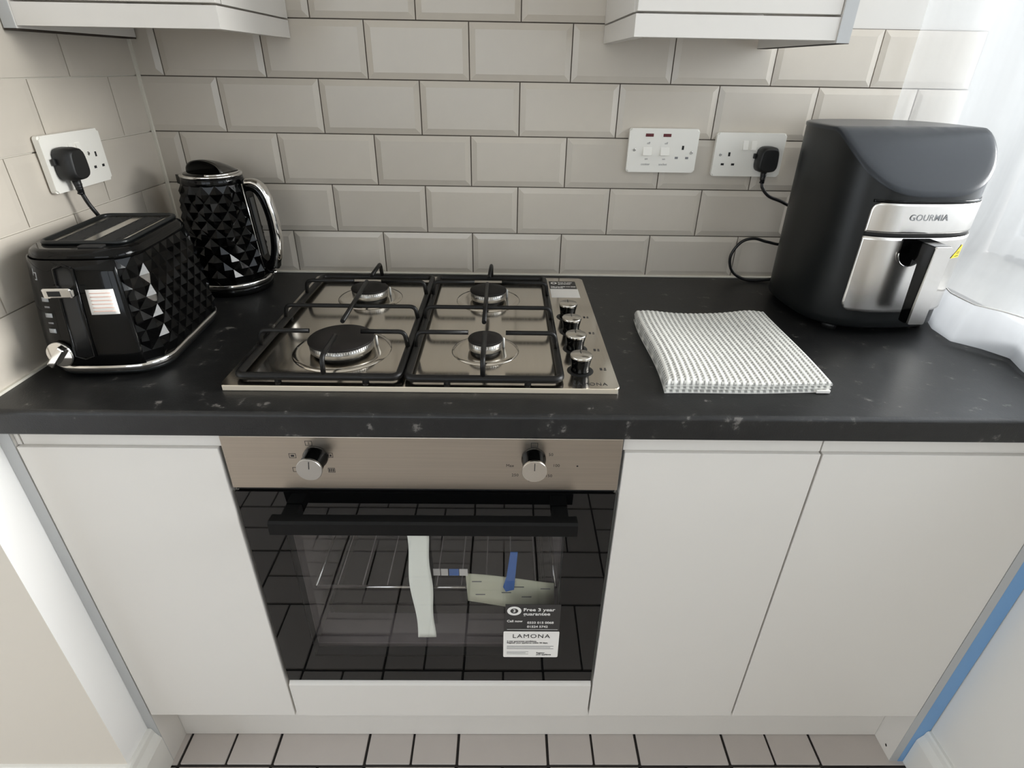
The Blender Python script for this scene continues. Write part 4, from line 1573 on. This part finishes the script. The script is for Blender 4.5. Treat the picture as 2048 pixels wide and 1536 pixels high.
# lid: flat top plus the sloping screen, overhanging the body by a thin lip
bm = nb()
def lid_pt(k, f_, dz, grow):
    ph = 2 * PI * k / NS
    x, y = aper(ph, 0.335, grow)
    x *= f_; y *= f_
    return Vector((x, y, zcut(y) + dz))
R_ = []
for f_, dz, g in ((1.0, -0.003, 0.0012), (1.0, 0.002, 0.0016), (0.985, 0.0038, 0.0), (0.93, 0.0044, 0.0), (0.85, 0.0044, 0), (0.75, 0.0044, 0), (0.6, 0.0044, 0), (0.45, 0.0044, 0), (0.3, 0.0044, 0), (0.15, 0.0044, 0)):
    R_.append([bm.verts.new(lid_pt(k, f_, dz, g)) for k in range(NS)])
for a, b in zip(R_, R_[1:]):
    for k in range(NS):
        f = bm.faces.new((a[k], a[(k + 1) % NS], b[(k + 1) % NS], b[k])); f.smooth = True
bm.faces.new(R_[-1])
obj('screen_lid', bm, M['screen'], af, False)
# feet
for sx in (-1, 1):
    for sy in (-1, 1):
        bm = nb(); lathe(bm, [(0.013, 0.0003), (0.014, 0.013)], seg=16, center=(sx * 0.085, sy * 0.095, 0))
        obj('foot', bm, M['matt_black'], af, False)


def af_patch(name, m, p0, p1, z0, z1, out, parent, rl=0.0, rr=0.0, top=True, bot=True, nu=40, nv=14, th=0.0015):
    """Curved plate on the front; p0, p1 in degrees (270 = front centre); rounded outer corners."""
    b2 = nb()

    def f(u, v):
        z = z0 + (z1 - z0) * v
        r = 0.016
        a0, a1 = p0, p1
        d = 0.0
        if bot and z - z0 < r:
            d = r - math.sqrt(max(0, r * r - (r - (z - z0)) ** 2))
        if top and z1 - z < r:
            d = max(d, r - math.sqrt(max(0, r * r - (r - (z1 - z)) ** 2)))
        k = 380.0 * d
        a = math.radians((a0 + k * rl) + ((a1 - k * rr) - (a0 + k * rl)) * u)
        x, y = aper(a, z, out)
        return Vector((x, y, z))
    grid(b2, nu, nv, f)
    return obj(name, b2, m, parent, False, solid=th)


P0, P1 = 235, 327
up = af_patch('upper_steel_plate', M['fryer_steel'], P0, P1, 0.1900, 0.2390, 0.0022, af, 1, 1, True, False)
bz = af_patch('bezel', M['gloss_black'], P0, P1, 0.2392, 0.2440, 0.0006, af, 0, 0, False, False, nv=3)
dw = af_patch('drawer_front', M['fryer_steel'], P0, P1, 0.0470, 0.1830, 0.0034, af, 1, 1, False, True, nv=24)
af_patch('drawer_gap', M['dark_gap'], P0, P1, 0.1826, 0.1905, 0.0006, af, 0, 0, False, False, nv=2)


def af_on(deg, z, out):
    x, y = aper(math.radians(deg), z, out)
    return Vector((x, y, z))


# embossed lettering
word = 'GOURMIA'
text('lettering', word, 0.0145, (0.0, -AL - 0.0038, 0.2165), RF, M['print_silver'], up, bold=0.0001, ws=False, sp=1.05)
# drawer handle
hx = 0.0
y0 = -AL - 0.004
bm = nb()
prism(bm, [(y0, 0.1825), (y0 - 0.050, 0.1825), (y0 - 0.053, 0.179), (y0 - 0.050, 0.050), (y0 - 0.047, 0.046), (y0 - 0.030, 0.046), (y0 - 0.028, 0.150), (y0, 0.150)], 'X', hx - 0.0155, hx + 0.0155)
bmesh.ops.bevel(bm, geom=bm.edges[:], offset=0.0015, segments=2, affect='EDGES')
ah = obj('handle', bm, M['gloss_black'], af, False)
bm = nb()
prism(bm, rrect(hx, 0.1145, 0.0290, 0.1350, 0.003), 'Y', y0 - 0.0545, y0 - 0.0500)
obj('handle_plate', bm, M['fryer_steel'], ah, False)
# thumb recess beside the handle
bm = nb()
lathe(bm, [(0.0235, 0.0), (0.0235, 0.0022), (0.0215, 0.0030)], seg=36, center=(-0.010, y0 + 0.001, 0.1580), axis='Y', cap=True)
box(bm, -0.0335, 0.0135, y0 - 0.002, y0 + 0.001, 0.1580, 0.1825)
nt_ = obj('thumb_recess', bm, M['gloss_black'], dw, False)
bm = nb()
tube(bm, [(-0.010 + 0.0240 * math.cos(a), y0 - 0.0022, 0.1580 + 0.0240 * math.sin(a)) for a in [PI + k * PI / 14 for k in range(15)]], 0.0010, 6)
obj('recess_rim', bm, M['chrome'], dw, False)
# hot surface label
ha = 289
c = af_on(ha, 0.1560, 0.0040)
bm = nb()
def tri_f(pts, out):
    vs = []
    for a, z in pts:
        vs.append(bm.verts.new(af_on(a, z, out)))
    bm.faces.new(vs)
tri_f([(292.5, 0.1450), (304, 0.1450), (304, 0.1660), (302.5, 0.1680)], 0.0050)
yl = obj('warning_label', bm, M['yellow'], af, False, solid=0.0003)
yl['label'] = 'yellow hot surface warning triangle'
bm = nb()
tri_f([(296.0, 0.1475), (302.8, 0.1475), (302.0, 0.1490), (297.0, 0.1490)], 0.0054)
obj('printing', bm, M['print_dark'], yl, False)
for k in range(3):
    bm = nb()
    tri_f([(298.2 + k * 1.6, 0.1515), (298.9 + k * 1.6, 0.1515), (299.2 + k * 1.6, 0.1570), (298.5 + k * 1.6, 0.1570)], 0.0054)
    obj('printing', bm, M['print_dark'], yl, False)

# ================================================================== FOLDED TOWEL
tw = thing('folded_towel', 'folded white and grey waffle-weave towel on the worktop right of the hob', 'towel', (0.345, -0.40, H))
TC = [Vector((0.2150, -0.5520)), Vector((0.4720, -0.5450)), Vector((0.4800, -0.2640)), Vector((0.2280, -0.2700))]   # FL, FR, BR, BL


def tw_xy(u, v):
    a = TC[0].lerp(TC[1], u); b = TC[3].lerp(TC[2], u)
    p = a.lerp(b, v)
    p.x += 0.004 * math.sin(v * 5.0 + 0.4) * (1 - u * 0.5)
    p.y += 0.0015 * math.sin(u * 7 + 1)
    return p


NR = 27


def weave(u, v):
    rib = abs(math.sin(PI * NR * u))
    dash = math.sin(2 * PI * 40 * v + (PI if int(NR * u) % 2 else 0))
    return 0.0010 * rib ** 1.5 + 0.0005 * dash * (1 - rib)


def towel_material():
    m = D.materials.new('waffle_cotton')
    m.use_nodes = True
    nt = m.node_tree
    b = nt.nodes['Principled BSDF']
    b.inputs['Roughness'].default_value = 0.95
    b.inputs['Specular IOR Level'].default_value = 0.1
    at = nt.nodes.new('ShaderNodeAttribute')
    at.attribute_name = 'yarn'
    nt.links.new(at.outputs['Color'], b.inputs['Base Color'])
    return m


M['towel'] = towel_material()


def yarn(me, fn):
    ca = me.color_attributes.new('yarn', 'FLOAT_COLOR', 'POINT')
    for i, v in enumerate(me.vertices):
        ca.data[i].color = fn(i)


def towel_layer(name, z0, z1, nu, nv, top, su=0.0, shrink=0.0):
    b2 = nb()
    UV = []
    def f(u, v):
        p = tw_xy(shrink + u * (1 - 2 * shrink) , v)
        edge = min(u, 1 - u, v, 1 - v)
        k = min(1.0, edge / 0.035)
        rnd = math.sqrt(max(0.0, 1 - (1 - k) ** 2))
        zz = (z0 + z1) / 2 + (z1 - z0) / 2 * rnd
        if top:
            und = 0.006 * math.exp(-((u - 0.10) / 0.18) ** 2) * (0.5 + 0.5 * v) + 0.005 * math.exp(-((u - 0.86) / 0.14) ** 2) * v + 0.0015 * math.sin(6 * u + 3 * v)
            zz += und * rnd + weave(u, v)
        else:
            zz += weave(u, v) * 0.6
        UV.append((u, v))
        return Vector((p.x, p.y, zz))
    vs = grid(b2, nu, nv, f)
    # underside closes the layer
    per = [vs[i][0] for i in range(nu + 1)] + [vs[nu][j] for j in range(1, nv + 1)] + [vs[i][nv] for i in range(nu - 1, -1, -1)] + [vs[0][j] for j in range(nv - 1, 0, -1)]
    low = []
    for vtx in per:
        low.append(b2.verts.new((vtx.co.x, vtx.co.y, z0)))
        UV.append((0.5 / NR, 0.0))
    n = len(per)
    for k in range(n):
        b2.faces.new((per[k], low[k], low[(k + 1) % n], per[(k + 1) % n]))
    b2.faces.new(low)
    b2.verts.index_update()
    o = obj(name, b2, M['towel'], tw)
    order = UV

    def colour(i):
        u, v = order[i] if i < len(order) else (0, 0)
        rib = abs(math.sin(PI * NR * u))
        dash = math.sin(2 * PI * 40 * v + (PI if int(NR * u) % 2 else 0))
        g = 1.0 if rib > 0.78 else (0.38 if dash > -0.1 else 0.86)
        return (0.84 * g, 0.83 * g, 0.78 * g, 1)
    yarn(o.data, colour)
    return o


towel_layer('bottom_fold', H + 0.0006, H + 0.0065, 160, 24, False)
towel_layer('middle_fold', H + 0.0068, H + 0.0120, 160, 24, False, shrink=0.004)
towel_layer('top_fold', H + 0.0123, H + 0.0180, 320, 208, True)
bm = nb(); box(bm, 0.449, 0.470, -0.5478, -0.5440, H + 0.0010, H + 0.0060, bev=0.0008)
obj('care_label', bm, M['paper'], tw)

# ================================================================== SHEER CURTAIN
def cur(u, v):
    """u runs from the back wall towards the viewer, v from the rail down to the hem."""
    L = 0.80 * u
    z = 2.193 + (H + 0.0045 - 2.193) * v
    y = -0.028 - 0.78 * u
    fold = math.sin(L * 38 + 0.8 * math.sin(L * 9)) * (0.010 + 0.006 * v)
    x = 0.846 + fold
    back = math.exp(-(L / 0.055) ** 2)
    x = x * (1 - back) + 0.757 * back
    k = max(0.0, min(1.0, (1.16 - z) / 0.24))
    k = k * k * (3 - 2 * k)
    x = x * (1 - k) + hem_x(y) * k
    z += 0.002 * math.sin(L * 21) * max(0, v - 0.9) * 10
    return Vector((min(x, 0.868), y, z))


HEM = [(0.0, 0.80), (-0.06, 0.822), (-0.12, 0.834), (-0.20, 0.826), (-0.26, 0.808), (-0.30, 0.790), (-0.362, 0.782), (-0.395, 0.815), (-0.43, 0.838), (-0.47, 0.826), (-0.55, 0.815), (-0.64, 0.850), (-0.75, 0.822), (-0.86, 0.850), (-1.0, 0.825), (-1.2, 0.850), (-1.6, 0.835)]


def hem_x(y):
    for (ya, xa), (yb, xb) in zip(HEM, HEM[1:]):
        if y >= yb:
            return xa + (xb - xa) * (ya - y) / (ya - yb)
    return HEM[-1][1]


bm = nb()
grid(bm, 170, 44, cur)
ct = obj('sheer_curtain', bm, M['sheer'])
tag(ct, 'white sheer net curtain in front of the window, its hem lying on the worktop', 'curtain')
M['sheer_hem'] = M['sheer'].copy()
M['sheer_hem'].name = 'double_voile_hem'
for n_ in M['sheer_hem'].node_tree.nodes:
    if n_.type in ('BSDF_DIFFUSE', 'BSDF_TRANSLUCENT'):
        n_.inputs['Color'].default_value = (0.90, 0.91, 0.93, 1)
    if n_.type == 'MAP_RANGE':
        n_.inputs['To Min'].default_value = 0.66
        n_.inputs['To Max'].default_value = 0.80
bm = nb()
grid(bm, 170, 6, lambda u, v: cur(u, 0.944 + 0.056 * v) + Vector((-0.0012, 0, 0)))
o = obj('hem', bm, M['sheer_hem'], ct)
o['label'] = 'deep double-turned hem, whiter than the curtain'
bm = nb()
tube(bm, [cur(i / 170, 0.944) + Vector((-0.0012, 0, 0)) for i in range(171)], 0.0011, 6)
obj('hem_stitch', bm, M['paper'], ct)
bm = nb()
tube(bm, [(0.842, -0.012, 2.205), (0.842, -1.52, 2.205)], 0.009, 12)
for y in (-0.012, -1.52):
    box(bm, 0.832, 0.8945, y - 0.008, y + 0.008, 2.19, 2.22, bev=0.002)
tag(obj('curtain_rail', bm, M['upvc']), 'white curtain rail above the window holding the net curtain', 'rail')
